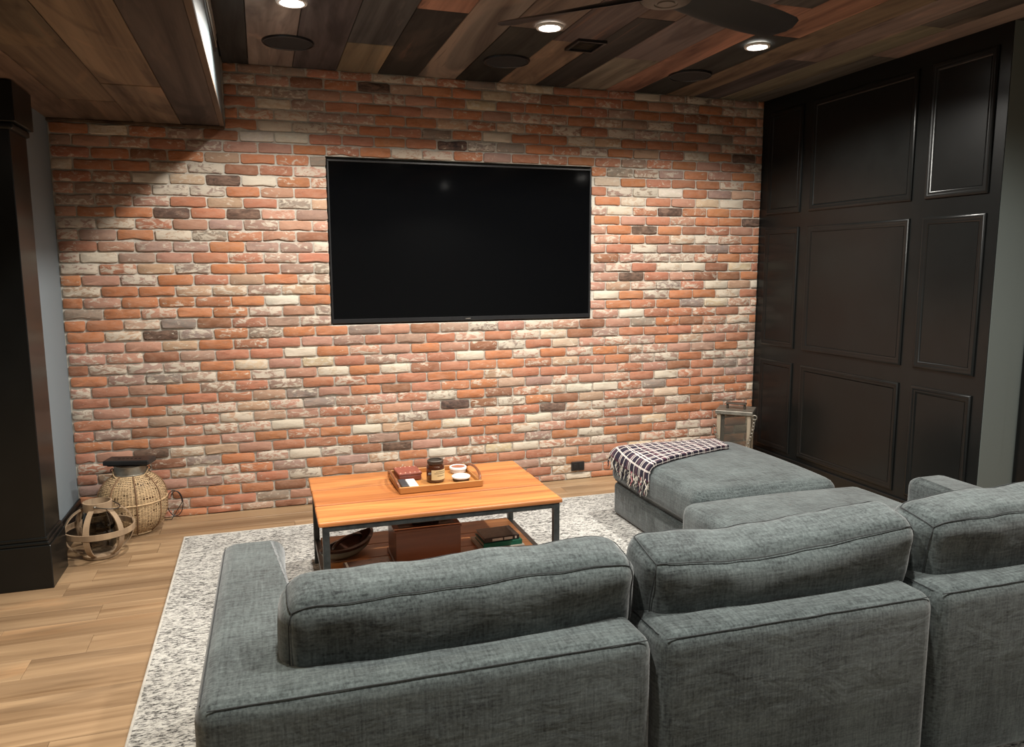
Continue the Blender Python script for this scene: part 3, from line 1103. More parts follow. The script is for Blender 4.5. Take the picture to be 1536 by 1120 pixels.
# ------------------------------------------------------------------ coffee table
TZ = 0.44
ct = thing('coffee_table', 'orange pine coffee table with a dark steel frame and lower shelf', 'table', (0.705, -1.36, ZF))
tX0, tX1, tY0, tY1 = 0.176, 1.232, -1.715, -1.0
bw = (tY1-tY0)/3
ocols = [(0.50, 0.195, 0.060), (0.46, 0.175, 0.052), (0.53, 0.215, 0.068)]
for i in range(3):
    ya = tY0+bw*i
    o = obj('table_plank', rbox(tX0+random.uniform(-.003, .003), tX1+random.uniform(-.003, .003), ya+0.0035, ya+bw-0.0035, TZ-0.021, TZ+random.uniform(-.0014, .0010), 0.006, 2), M['table_wood'], ct, label='tabletop plank')
    o.color = (*ocols[i], 1)
b = B()
for a in ((tX0+.015, tX1-.015, tY0+.012, tY0+.037), (tX0+.015, tX1-.015, tY1-.037, tY1-.012), (tX0+.015, tX0+.040, tY0+.037, tY1-.037), (tX1-.040, tX1-.015, tY0+.037, tY1-.037)):
    merge(b, rbox(*a, TZ-0.044, TZ-0.0215, 0.002, 1))
obj('frame', b, M['steel'], ct)
for lx in (tX0+.013, tX1-.041):
    for ly in (tY0+.010, tY1-.038):
        obj('leg', rbox(lx, lx+.028, ly, ly+.028, ZF, TZ-0.0215, 0.002, 1), M['steel'], ct)
SZ = 0.135
sw = (tY1-tY0-0.03)/4
for i in range(4):
    ya = tY0+0.015+sw*i
    o = obj('shelf_plank', rbox(tX0+0.045, tX1-0.045, ya+0.001, ya+sw-0.001, SZ-0.028, SZ+random.uniform(-.0006, .0006), 0.003, 2), M['table_wood'], ct)
    o.color = (0.46, 0.205, 0.080, 1)
for a in ((tX0+.018, tX0+.045), (tX1-.045, tX1-.018)):
    obj('shelf_rail', rbox(a[0], a[1], tY0+.04, tY1-.04, SZ-0.030, SZ-0.002, 0.002, 1), M['steel'], ct)

# wooden box on the shelf
wb = thing('wooden_box', 'mahogany box with a recessed dark handle tray on the lower table shelf', 'box', (0.663, -1.40, SZ))
obj('body', rbox(0.515, 0.812, -1.512, -1.292, SZ+0.002, 0.292, 0.003, 2), M['box_wood'], wb)
obj('plinth', rbox(0.508, 0.819, -1.519, -1.285, SZ+0.001, SZ+0.014, 0.004, 2), M['box_wood'], wb)
ld_ = obj('lid', rbox(0.510, 0.817, -1.516, -1.288, 0.292, 0.302, 0.003, 2), M['box_wood'], wb)
obj('lid_panel', rbox(0.535, 0.792, -1.490, -1.312, 0.302, 0.304, 0.0008, 1), M['walnut'], ld_, org=ORG[wb.name])
b = B()
for a in ((0.60, 0.725, -1.455, -1.445), (0.60, 0.725, -1.365, -1.355), (0.60, 0.61, -1.445, -1.365), (0.715, 0.725, -1.445, -1.365)):
    merge(b, rbox(*a, 0.304, 0.320, 0.003, 2))
obj('tray_rim', b, M['dark_metal'], ld_, org=ORG[wb.name])
for a in ((0.545, 0.590), (0.738, 0.782)):
    obj('hinge_plate', rbox(a[0], a[1], -1.43, -1.38, 0.304, 0.308, 0.001, 1), M['dark_metal'], ld_, org=ORG[wb.name])

# stack of books
def book(x0, x1, y0, y1, z0, z1, rot, label, cover, spine=None, top=None):
    cx_, cy_ = (x0+x1)/2, (y0+y1)/2
    t = thing('book', label, 'book', (cx_, cy_, z0), rot, 'books on the lower shelf')
    b = rbox(x0+.002, x1, y0, y1, z0, z0+.002, .0006, 1)
    merge(b, rbox(x0+.002, x1, y0, y1, z1-.002, z1, .0006, 1))
    merge(b, rbox(x0, x1, y0-.001, y0+.003, z0, z1, .001, 1))
    o = obj('cover', b, cover, t)
    obj('pages', rbox(x0+.006, x1-.006, y0+.003, y1-.006, z0+.002, z1-.002, .0006, 1), M['paper'], t)
    if top:
        obj('cover_print', rbox(x0+.008, x1-.012, y0+.006, y1-.006, z1, z1+.0004, .0001, 1), top, o, org=ORG[t.name])
    if spine:
        for (a, c) in ((0.22, 0.52), (0.56, 0.80), (0.87, 0.92)):
            obj('spine_lettering', rbox(x0+(x1-x0)*a, x0+(x1-x0)*c, y0-.0016, y0-.001, z0+.005, z1-.005, .0002, 1), spine, o, org=ORG[t.name])
    return t
book(0.918, 1.135, -1.462, -1.275, SZ+.001, SZ+.014, 0.03, 'ivory book at the bottom of the three-book stack on the shelf', M['book_white'])
book(0.935, 1.128, -1.448, -1.295, SZ+.0142, SZ+.036, 0.03, 'green book in the middle of the three-book stack', M['book_green'])
book(0.940, 1.115, -1.440, -1.300, SZ+.0362, SZ+.058, 0.05, 'black book with pale spine lettering on top of the stack', M['book_black'], M['paper'], M['book_cover'])

# flat boxed picture book at the left of the shelf
t = thing('picture_book', 'flat pinkish picture book with white bars on the lower shelf', 'book', (0.40, -1.52, SZ), 0.06)
o = obj('cover', rbox(0.295, 0.498, -1.66, -1.425, SZ+.001, SZ+.02, .002, 1), plain('rosy_cover', (0.15, 0.085, 0.07), 0.25, nz=0.4, scale=25), t)
for xx, wv in ((0.306, .010), (0.408, .014), (0.440, .010), (0.478, .010)):
    obj('cover_stripe', rbox(xx-wv/2, xx+wv/2, -1.655, -1.49 if xx > .31 else -1.43, SZ+.02, SZ+.0206, .0002, 1), M['white'], o, org=ORG[t.name])
obj('cover_print', rbox(0.33, 0.385, -1.63, -1.53, SZ+.02, SZ+.0206, .0002, 1), M['tin_top'], o, org=ORG[t.name])

# boat shaped bowl with a wooden rim
t = thing('boat_bowl', 'dark carved boat shaped bowl with an olive side on the lower shelf', 'bowl', (0.325, -1.29, SZ), 0)
def boat(hw, hl, z, n=40):
    pts = []
    a0 = math.radians(44)
    for k in range(n):
        a = 2*PI*k/n
        lx_ = hl*math.cos(a)
        ly_ = hw*math.sin(a)*(abs(math.sin(a))**0.35)
        pts.append((0.325+lx_*math.cos(a0)-ly_*math.sin(a0), -1.29+lx_*math.sin(a0)+ly_*math.cos(a0), SZ+z+0.02*(lx_/hl)**2))
    return pts
def loft(loops, cap0=False, cap1=False):
    b = B()
    vs = [[b.verts.new(p) for p in lp] for lp in loops]
    n = len(vs[0])
    for a, c in zip(vs, vs[1:]):
        for k in range(n):
            b.faces.new((a[k], a[(k+1) % n], c[(k+1) % n], c[k]))
    if cap0:
        b.faces.new(vs[0][::-1])
    if cap1:
        b.faces.new(vs[-1])
    return b
obj('hull', loft([boat(.035, .13, .002), boat(.06, .16, .022), boat(.066, .175, .045)], True), M['olive'], t, smooth=60)
obj('rim', loft([boat(.069, .178, .044), boat(.071, .181, .056), boat(.056, .166, .058), boat(.052, .158, .042), boat(.03, .11, .012)], False, True), M['walnut'], t, smooth=40)
b = B()
tube(b, [(0.325-.10*math.cos(a_)*.72, -1.29-.10*math.cos(a_)*.72, SZ+.056+.03*math.sin(a_)) for a_ in [PI*i/14 for i in range(15)]], 0.008, 8)
obj('handle', b, M['walnut'], t, smooth=60)

# ------------------------------------------------------------------ tray and what lies on it
TT = TZ+0.001
tr = thing('serving_tray', 'honey coloured wooden serving tray with bent handles on the coffee table', 'tray', (0.745, -1.262, TT), 0.02)
obj('tray_base', rbox(0.556, 0.936, -1.412, -1.112, TT, TT+.007, .002, 1), M['tray_wood'], tr)
for a in ((0.550, 0.942, -1.422, -1.412, TT, TT+.030), (0.550, 0.942, -1.112, -1.102, TT, TT+.030), (0.550, 0.560, -1.412, -1.112, TT, TT+.024), (0.932, 0.942, -1.412, -1.112, TT, TT+.024)):
    obj('tray_side', rbox(*a, .002, 1), M['tray_wood'], tr)
for xx, lean in ((0.555, -0.012), (0.937, 0.012)):
    b = B()
    tube(b, [(xx+lean*math.sin(PI*i/16), -1.262-0.125*math.cos(PI*i/16), TT+.020+.034*math.sin(PI*i/16)) for i in range(17)], 0.0065, 10)
    obj('handle', b, M['box_wood'], tr, smooth=60)
TI = TT+.0085
# candle jar
jx, jy = 0.748, -1.285
t = thing('candle_jar', 'amber glass candle jar with a cream label and dark lid', 'candle', (jx, jy, TI))
b = B()
lathe(b, [(0.0, 0.0), (0.038, 0.0), (0.043, 0.005), (0.043, 0.070), (0.040, 0.079), (0.034, 0.084), (0.034, 0.088)], (jx, jy, TI), 36)
obj('glass', b, M['amber'], t, smooth=50)
b = B()
lathe(b, [(0.0436, 0.014), (0.0438, 0.014), (0.0438, 0.062), (0.0436, 0.062)], (jx, jy, TI), 24, math.radians(-90+25-62), math.radians(-90+25+62))
lb_ = obj('paper_label', b, M['label'], t, smooth=60)
for zz, hw_ in ((0.052, 34), (0.044, 44), (0.032, 24)):
    b = B()
    lathe(b, [(0.0439, zz), (0.04405, zz), (0.04405, zz+.0025), (0.0439, zz+.0025)], (jx, jy, TI), 14, math.radians(-65-hw_), math.radians(-65+hw_))
    obj('label_print', b, M['ink'], lb_, org=ORG[t.name])
b = B()
lathe(b, [(0.034, 0.086), (0.038, 0.087), (0.039, 0.101), (0.036, 0.104), (0.030, 0.104), (0.029, 0.099), (0.0, 0.099)], (jx, jy, TI), 36)
obj('lid', b, M['dark_metal'], t, smooth=40)
# two round tins
for (x, y, lab, top, k) in ((0.888, -1.165, 'round white tin with a terracotta top at the back of the tray', 'tin_top', 0), (0.866, -1.312, 'round tin with a plain white lid at the front of the tray', 'wax', 1)):
    t = thing('round_tin', lab, 'tin', (x, y, TI), 0, 'tins on the tray')
    b = B()
    lathe(b, [(0.0, 0.0), (0.038, 0.0), (0.040, 0.003), (0.040, 0.017)], (x, y, TI), 36)
    obj('tin_body', b, M['white'] if k == 0 else M['dark_metal'], t, smooth=50)
    b = B()
    if k == 0:
        lathe(b, [(0.040, 0.016), (0.043, 0.018), (0.043, 0.027), (0.040, 0.030), (0.036, 0.030), (0.034, 0.027)], (x, y, TI), 36)
    else:
        lathe(b, [(0.040, 0.013), (0.044, 0.015), (0.044, 0.021), (0.040, 0.024), (0.034, 0.025)], (x, y, TI), 36)
    ln = obj('lid', b, M['white'], t, smooth=50)
    b = B()
    lathe(b, [(0.0345, 0.0272 if k == 0 else 0.0248), (0.0, 0.0278 if k == 0 else 0.0262)], (x, y, TI), 36)
    obj('lid_top', b, M[top], ln, org=ORG[t.name], smooth=50)
# leather box with studs
t = thing('leather_box', 'small oxblood leather box with brass studs at the back left of the tray', 'box', (0.632, -1.185, TI), 0.05)
obj('body', rbox(0.578, 0.686, -1.245, -1.122, TI, TI+.026, .004, 2), M['leather'], t)
ld_ = obj('lid', rbox(0.575, 0.689, -1.248, -1.119, TI+.026, TI+.038, .004, 2), M['leather'], t)
for i in range(5):
    for (px_, py_) in ((0.586+i*.023, -1.238), (0.586+i*.023, -1.129)):
        b = B()
        lathe(b, [(0.004, 0.0), (0.0035, 0.002), (0.0, 0.003)], (px_, py_, TI+.038), 10)
        obj('stud', b, M['stud'], ld_, org=ORG[t.name], smooth=60)
# cards
t = rbox(0.570, 0.603, -1.382, -1.262, TI, TI+.016, .002, 1)
tag(obj('card_pack', t, plain('charcoal_card', (0.03, 0.032, 0.036), 0.4, nz=0.3)), 'charcoal card pack beside the white one on the tray', 'cards', 'card packs on the tray')
t = rbox(0.606, 0.648, -1.385, -1.262, TI, TI+.014, .002, 1)
tag(obj('card_pack', t, M['white']), 'white card pack at the front left of the tray', 'cards', 'card packs on the tray')

# ------------------------------------------------------------------ sofa
SROT = math.radians(-0.7)
sofa = thing('sectional_sofa', 'dark slate linen sectional sofa seen from behind with loose back cushions', 'sofa', (-0.17, -3.18, ZF), SROT)
SH = 0.555          # height of arms and back
ybk, yin, yaf = -3.180, -2.965, -2.14
def soften(bm, amp=0.004, sc=6):
    for v in bm.verts:
        n_ = noise.noise((v.co.x*sc, v.co.y*sc, v.co.z*sc))
        v.co += v.normal*amp*n_
def sofa_block(pts, z0, z1, r=0.045, cuts=0.12):
    bm = rprism(pts, z0, z1, r, 5)
    bmesh.ops.recalc_face_normals(bm, faces=bm.faces)
    return bm
# L shaped end with the left arm, plain middle, L shaped end with the right arm
L1 = [(-0.178, ybk), (0.888, ybk), (0.888, yin), (0.022, yin), (0.022, yaf), (-0.178, yaf)]
L2 = [(0.897, ybk-.012), (1.757, ybk-.012), (1.757, yin), (0.897, yin)]
L3 = [(1.768, ybk-.008), (2.81, ybk-.008), (2.81, yaf-.05), (2.608, yaf-.05), (2.608, yin), (1.768, yin)]
parts = []
for pts, nm in ((L1, 'arm_and_backrest'), (L2, 'backrest'), (L3, 'arm_and_backrest')):
    bm = sofa_block(pts, ZF+0.001, SH)
    o = obj(nm, bm, M['fabric'], sofa, smooth=70)
    parts.append(o)
# seams along the top back edge
def edge_seam(parent, pts, r=0.0015):
    b = B()
    tube(b, pts, r, 6)
    obj('seam', b, M['seam'], parent, org=ORG[sofa.name])
zs = SH-0.011
ys = 0.022
def line(a, b_, n=24, wob=0.0015):
    return [tuple(a[k]+(b_[k]-a[k])*i/n+(wob*noise.noise((i*.7, k*9.1, a[0]*5)) if k else 0) for k in range(3)) for i in range(n+1)]
edge_seam(parts[0], line((-0.150, ybk+.0125, zs), (0.868, ybk+.0125, zs)))
edge_seam(parts[0], line((-0.1655, ybk+.04, zs), (-0.1655, yaf-.04, zs)))
edge_seam(parts[1], line((0.915, ybk+.0005, zs), (1.740, ybk+.0005, zs)))
edge_seam(parts[1], line((0.9095, ybk+.03, zs), (0.9095, yin-.04, zs)))
edge_seam(parts[2], line((1.786, ybk+.0045, zs), (2.79, ybk+.0045, zs)))
edge_seam(parts[2], line((1.7805, ybk+.03, zs), (1.7805, yin-.04, zs)))
# bases, seats and the long chaise seat
for (x0, x1) in ((0.026, 0.888), (0.897, 1.757)):
    obj('seat_base', rbox(x0, x1, yin+.002, -2.30, ZF+.001, 0.20, .02, 3), M['fabric'], sofa, smooth=60)
    f = puff_map((x1-x0, 0.66, 0.18), 0.05, (0.004, 0.01, 0.015))
    bm = puff(f, (24, 16, 8))
    bmesh.ops.translate(bm, verts=bm.verts, vec=((x0+x1)/2, -2.630, 0.292))
    obj('seat_cushion', bm, M['fabric'], sofa, smooth=True)
tb = [(1.800, yin+.002), (2.604, yin+.002), (2.604, yaf-.045), (2.70, yaf-.045), (2.70, -1.775), (1.800, -1.775)]
obj('chaise_base', rprism(tb, ZF+.001, 0.19, .02, 3), M['fabric'], sofa, smooth=60)
# T shaped chaise cushion, crowned on top
tc = [(1.765, yin+.01), (2.600, yin+.01), (2.600, yaf-.04), (2.755, yaf-.04), (2.755, -1.745), (1.765, -1.745)]
bm = rprism(tc, 0.195, 0.385, .055, 6)
bmesh.ops.triangulate(bm, faces=[f for f in bm.faces if len(f.verts) > 4])
bmesh.ops.subdivide_edges(bm, edges=[e for e in bm.edges if e.calc_length() > 0.12], cuts=5, use_grid_fill=True)
bmesh.ops.triangulate(bm, faces=bm.faces)
for v in bm.verts:
    if v.co.z > 0.30:
        u = max(-1, min(1, (v.co.x-2.26)/0.50))
        q = max(-1, min(1, (v.co.y+2.25)/0.51))
        v.co.z += 0.035*(1-u*u)*(1-abs(q)**3)
obj('chaise_cushion', bm, M['fabric'], sofa, smooth=True)

# loose back cushions
def back_cushion(cx, cy, cz, size, lean, yaw, sag, tilt, seed, bul=(0.012, 0.035, 0.012)):
    rnd = Vector((seed*3.1, seed*7.7, seed*1.3))
    def deform(p, u, v, w_):
        p = p.copy()
        wr = noise.noise(Vector((p.x*7, p.y*5, p.z*9))+rnd)
        wr2 = noise.noise(Vector((p.x*18, p.y*9, p.z*12))+rnd*2)
        p.z += sag*(1-u*u)*(1-0.55*u)*(0.5+0.5*w_) + 0.007*wr*(0.5+0.5*w_)
        p.y += 0.009*wr + 0.004*wr2
        # pinched corners
        p.z -= 0.012*(abs(u)**8)*w_
        # lean back, then turn
        ca, sa = math.cos(lean), math.sin(lean)
        y_, z_ = p.y*ca-p.z*sa, p.y*sa+p.z*ca
        x_ = p.x
        x_, z_ = x_*math.cos(tilt)-z_*math.sin(tilt), x_*math.sin(tilt)+z_*math.cos(tilt)
        cy_, sy_ = math.cos(yaw), math.sin(yaw)
        return Vector((cx+x_*cy_-y_*sy_, cy+x_*sy_+y_*cy_, cz+z_))
    f = puff_map(size, 0.05, bul, deform)
    bm = puff(f, (44, 14, 18))
    o = obj('back_cushion', bm, M['fabric'], sofa, smooth=True)
    b = B()
    for y_ in (-1, 1):
        seam(b, f, (-0.97, y_*.86, 0.94), (0.97, y_*.86, 0.94))
    for s in (-1, 1):
        seam(b, f, (s*.97, -.86, -0.9), (s*.97, -.86, 0.93), n=16)
        seam(b, f, (s*.97, -.86, 0.93), (s*.97, .86, 0.93), n=10)
    obj('seam', b, M['seam'], o, org=ORG[sofa.name])
back_cushion(0.452, -2.965, 0.572, (0.890, 0.165, 0.315), 0.20, 0.012, 0.0, 0.006, 1, (0.012, 0.026, 0.010))
back_cushion(1.357, -2.970, 0.588, (0.865, 0.175, 0.325), 0.24, -0.005, -0.040, 0.014, 2, (0.014, 0.036, 0.014))
back_cushion(2.232, -2.985, 0.582, (0.830, 0.175, 0.325), 0.20, 0.0, 0.004, 0.0, 3, (0.012, 0.030, 0.010))

# ------------------------------------------------------------------ ottoman
ott = thing('ottoman', 'slate linen ottoman with a plaid throw pushed against the chaise', 'ottoman', (2.31, -1.25, ZF))
obj('base', rbox(1.922, 2.700, -1.715, -0.785, ZF+.001, 0.205, .025, 4), M['fabric'], ott, smooth=60)
f_ott = puff_map((0.82, 0.955, 0.185), 0.055, (0.008, 0.008, 0.032))
bm = puff(f_ott, (26, 28, 10))
bmesh.ops.translate(bm, verts=bm.verts, vec=(2.312, -1.252, 0.300))
oc = obj('cushion', bm, M['fabric'], ott, smooth=True)
b = B()
for s in (-1, 1):
    seam(b, f_ott, (-.95, s*.955, -.80), (.95, s*.955, -.80))
    seam(b, f_ott, (s*.945, -.95, -.80), (s*.945, .95, -.80))
bmesh.ops.translate(b, verts=b.verts, vec=(2.312, -1.252, 0.300))
obj('seam', b, M['seam'], oc, org=ORG[ott.name])

# plaid throw: folded, lying on the ottoman and falling over its left side
thr = thing('throw_blanket', 'folded dark plaid throw with a long fringe over the ottoman corner', 'blanket', (2.15, -1.0, 0.40))
def ott_top(x, y):
    u = max(-1, min(1, (x-2.312)/0.41))
    v = max(-1, min(1, (y+1.252)/0.4775))
    z = 0.300+0.0925+0.032*max(0, 1-u*u)**0.5*max(0, 1-v*v)**0.8
    return z
def throw_pt(s, q, lift):
    """s: along the throw from the free right end (0) to the fringe (1); q: across 0..1"""
    # across direction runs from the far edge to the near edge, the whole piece is turned a little
    Lt = 0.75
    d = s*Lt
    q0 = Vector((2.575, -0.84, 0))
    q1 = Vector((2.505, -1.08, 0))
    far = Vector((-0.985, 0.17*0.55, 0)).normalized()
    near = Vector((-0.955, -0.30, 0)).normalized()
    base = q0.lerp(q1, q)
    dr = far.lerp(near, q).normalized()
    # distance on top until the edge of the cushion
    ex = 1.905
    top_len = max(0.05, (base.x-ex)/max(1e-3, -dr.x))
    edge_r = 0.055
    tl = top_len-edge_r
    if d <= tl:
        p = base+dr*d
        z = ott_top(p.x, p.y)
        n_ = Vector((0, 0, 1))
    else:
        e = d-tl
        arc = edge_r*PI/2
        pc = base+dr*tl
        zc = ott_top(pc.x, pc.y)
        if e < arc:
            a = e/edge_r
            p = pc+Vector((-edge_r*math.sin(a), dr.y*e, 0))
            z = zc-edge_r*(1-math.cos(a))
            n_ = Vector((-math.sin(a), 0, math.cos(a)))
        else:
            p = pc+Vector((-edge_r, dr.y*e, 0))
            z = zc-edge_r-(e-arc)
            n_ = Vector((-1, 0, 0))
    wv = 0.004*noise.noise((s*6, q*7, 1.3))
    # stay south of the front of the ottoman
    P = Vector((p.x, min(p.y, -0.80), z))+n_*(lift+wv+0.004)
    return P, n_
b = B()
uvl = b.loops.layers.uv.new('UVMap')
ns, nq = 44, 22
S1 = 0.90
TH = 0.022
def layer(lift):
    return [[b.verts.new(throw_pt(S1*i/ns, j/nq, lift)[0]) for j in range(nq+1)] for i in range(ns+1)]
top, bot = layer(TH), layer(0.002)
def quad(vs, uvs):
    f = b.faces.new(vs)
    for lp, uv in zip(f.loops, uvs):
        lp[uvl].uv = uv
U = lambda i, j: (i/ns*0.75, j/nq*0.42)
for i in range(ns):
    for j in range(nq):
        quad((top[i][j], top[i+1][j], top[i+1][j+1], top[i][j+1]), (U(i, j), U(i+1, j), U(i+1, j+1), U(i, j+1)))
        quad((bot[i][j], bot[i][j+1], bot[i+1][j+1], bot[i+1][j]), (U(i, j), U(i, j+1), U(i+1, j+1), U(i+1, j)))
for i in range(ns):
    for j, e in ((0, -.03), (nq, .03)):
        a_, c_ = U(i, j), U(i+1, j)
        quad((top[i][j], top[i+1][j], bot[i+1][j], bot[i][j]), (a_, c_, (c_[0], c_[1]+e), (a_[0], a_[1]+e)))
for j in range(nq):
    for i, e in ((0, -.03), (ns, .03)):
        a_, c_ = U(i, j), U(i, j+1)
        quad((top[i][j], top[i][j+1], bot[i][j+1], bot[i][j]), (a_, c_, (c_[0]+e, c_[1]), (a_[0]+e, a_[1])))
obj('throw_cloth', b, M['plaid'], thr, smooth=60)
fr = {'fringe_w': B(), 'fringe_n': B(), 'fringe_r': B()}
rnd = random.Random(5)
for k in range(120):
    q = rnd.random()
    lift = rnd.choice((0.004, 0.012, 0.020))
    s0 = S1-rnd.uniform(0, .02)
    P, n_ = throw_pt(s0, q, lift)
    mt = rnd.choices(('fringe_w', 'fringe_n', 'fringe_r'), (50, 38, 12))[0]
    pts = [P]
    ln = rnd.uniform(.05, .095)
    sx_, sy_ = rnd.uniform(-.25, .05), rnd.uniform(-.35, .25)
    for i in range(1, 7):
        tt = i/6
        pts.append(P+Vector((-abs(sx_)*ln*tt*0.7-0.004*tt+0.004*math.sin(i*1.9+k), sy_*ln*tt+0.005*math.sin(i*1.4+k*2.1), -ln*tt)))
    tube(fr[mt], pts, [0.0026, 0.003, 0.0027, 0.003, 0.0026, 0.0022, 0.0010], 5)
for k_, bb in fr.items():
    o = obj('fringe', bb, M[k_], thr, smooth=True)
    o['kind'] = 'stuff'

# ------------------------------------------------------------------ ball lantern with bent wooden bands
lx, ly = -0.845, -0.535
t = thing('ball_lantern', 'round lantern of bent wooden bands around smoked glass beside the pilaster', 'lantern', (lx, ly, 0))
def prof(tt):
    # radius and height of a band from collar (0) to foot (1)
    a = PI*(0.14+0.70*tt)
    r = 0.158*math.sin(a)**0.85
    z = 0.136+0.130*math.cos(a)
    return r, z
for k in range(6):
    a = math.radians(18+60*k)
    er = Vector((math.cos(a), math.sin(a), 0))
    et = Vector((-math.sin(a), math.cos(a), 0))
    pts, wd, nr = [], [], []
    for i in range(25):
        r, z = prof(i/24)
        r1, z1 = prof(min(1, i/24+.02))
        r0, z0_ = prof(max(0, i/24-.02))
        tg = (er*(r1-r0)+Vector((0, 0, z1-z0_))).normalized()
        pts.append(Vector((lx, ly, z))+er*r)
        wd.append(et*(0.015-0.003*abs(i/12-1)))
        nr.append(tg.cross(et).normalized())
    b = B()
    ribbon(b, pts, wd, 0.006, nr)
    bmesh.ops.holes_fill(b, edges=b.edges)
    obj('wooden_band', b, M['band_wood'], t)
b = B()
lathe(b, [(0.158, 0.128), (0.166, 0.128), (0.167, 0.157), (0.159, 0.157), (0.158, 0.128)], (lx, ly, 0), 48)
obj('hoop', b, M['band_wood'], t, smooth=40)
b = B()
lathe(b, [(0.058, 0.240), (0.066, 0.240), (0.068, 0.285), (0.060, 0.287), (0.058, 0.240)], (lx, ly, 0), 40)
cl = obj('collar', b, M['band_wood'], t, smooth=40)
b = B()
lathe(b, [(0.0, 0.004), (0.085, 0.004), (0.088, 0.018), (0.075, 0.026), (0.0, 0.026)], (lx, ly, 0), 40)
obj('foot_disc', b, M['band_wood'], t, smooth=40)
b = B()
lathe(b, [(0.052, 0.03), (0.074, 0.06), (0.080, 0.12), (0.072, 0.20), (0.054, 0.25)], (lx, ly, 0), 36)
obj('glass_cylinder', b, M['smoke_glass'], t, smooth=True)
b = B()
hp = []
for i in range(29):
    a = PI*i/28
    # handle has fallen forward to the right
    off = Vector((0.095*math.sin(a), -0.035*math.sin(a), -0.018*math.sin(a)))
    hp.append(Vector((lx-0.020*math.cos(a)*0.5, ly-0.070*math.cos(a), 0.272))+off+Vector((0.01, 0, 0)))
tube(b, hp, 0.0032, 8)
obj('wire_handle', b, M['dark_metal'], t, smooth=60)
for s in (-1, 1):
    b = B()
    lathe(b, [(0.0, -.006), (.005, -.004), (.006, 0), (.005, .004), (0, .006)], (lx, ly+s*0.070, 0.272), 10)
    obj('pivot', b, M['pewter'], cl, org=ORG[t.name], smooth=True)

# ------------------------------------------------------------------ woven lantern
wx, wy = -0.735, -0.195
t = thing('woven_lantern', 'tall woven wicker lantern with a pewter collar against the brick wall', 'lantern', (wx, wy, 0))
def wprof(z):
    # z 0..0.37
    tt = z/0.335
    return 0.085+0.088*(1-abs(2*min(1, max(0, tt))-1)**3.0)
b = B()
nr_ = 40
for i in range(nr_):
    z = 0.018+0.310*i/(nr_-1)
    r = wprof(z)
    z2 = z+0.0052
    r2_ = wprof(min(.335, z2))
    sg = 44
    lo, hi = [], []
    for k in range(sg):
        a = 2*PI*k/sg
        wv = 0.0016*(1 if (k+i) % 2 else -1)
        jz = 0.0016*noise.noise((k*.7, i*1.3, 2))
        lo.append(b.verts.new((wx+(r+wv)*math.cos(a), wy+(r+wv)*math.sin(a), z+jz)))
        hi.append(b.verts.new((wx+(r2_+wv)*math.cos(a), wy+(r2_+wv)*math.sin(a), z2+jz)))
    for k in range(sg):
        if noise.noise((k*.55, i*.9, 7)) > 0.42:
            continue
        b.faces.new((lo[k], lo[(k+1) % sg], hi[(k+1) % sg], hi[k]))
for k in range(66):
    a = 2*PI*k/66+0.01*noise.noise((k, 0, 0))
    da = 0.016
    prev = None
    for i in range(19):
        z = 0.015+0.315*i/18
        r = wprof(z)+0.0007
        c = (b.verts.new((wx+r*math.cos(a-da), wy+r*math.sin(a-da), z)), b.verts.new((wx+r*math.cos(a+da), wy+r*math.sin(a+da), z)))
        if prev:
            b.faces.new((prev[0], prev[1], c[1], c[0]))
        prev = c
o = obj('weave', b, M['wicker'], t)
o['kind'] = 'stuff'
for k in range(8):
    a = 2*PI*k/8+0.25
    b = B()
    tube(b, [(wx+(wprof(z)+.003)*math.cos(a), wy+(wprof(z)+.003)*math.sin(a), z) for z in [0.01+0.325*i/18 for i in range(19)]], 0.0038, 6)
    obj('rib', b, M['wicker_rib'], t, smooth=True)
for z in (0.012, 0.19):
    b = B()
    r = wprof(z)+.002
    tube(b, [(wx+r*math.cos(2*PI*k/40), wy+r*math.sin(2*PI*k/40), z) for k in range(40)], 0.005, 6, closed=True)
    obj('ring', b, M['wicker'], t, smooth=True)
b = B()
lathe(b, [(0.086, 0.3270), (0.088, 0.3370), (0.084, 0.3400), (0.082, 0.3770), (0.085, 0.3830), (0.078, 0.3830), (0.076, 0.3400)], (wx, wy, 0), 40)
cl = obj('collar', b, M['pewter'], t, smooth=40)
b = B()
tube(b, [(wx-0.088*math.cos(PI*i/24), wy-0.100*math.sin(PI*i/24)**0.9, 0.3570-0.045*math.sin(PI*i/24)) for i in range(25)], 0.0036, 8)
obj('wire_handle', b, M['wicker'], t, smooth=True)
for s in (-1, 1):
    b = B()
    tube(b, [(wx+s*0.092+.009*math.cos(2*PI*k/14), wy, 0.3570+.009*math.sin(2*PI*k/14)) for k in range(14)], 0.0028, 6, closed=True)
    obj('handle_loop', b, M['dark_metal'], cl, org=ORG[t.name], smooth=True)
# black case lying on the collar
bk = thing('black_case', 'slim black case lying across the top of the woven lantern', 'case', (wx, wy, 0.3840), math.radians(-14))
bm = rbox(wx-0.125, wx+0.120, wy-0.055, wy+0.055, 0.3890, 0.4170, 0.006, 2)
obj('case_lid', bm, M['black_plastic'], bk)
bm = prism([(wx-0.105, wy-0.045), (wx+0.105, wy-0.045), (wx+0.105, wy+0.045), (wx-0.105, wy+0.045)], 0.3835, 0.3895)
obj('case_base', bm, M['black'], bk)
for i in range(6):
    obj('button', rbox(wx-0.06+i*.022, wx-0.048+i*.022, wy-.012, wy, 0.4170, 0.4185, .0004, 1), M['black'], bk)
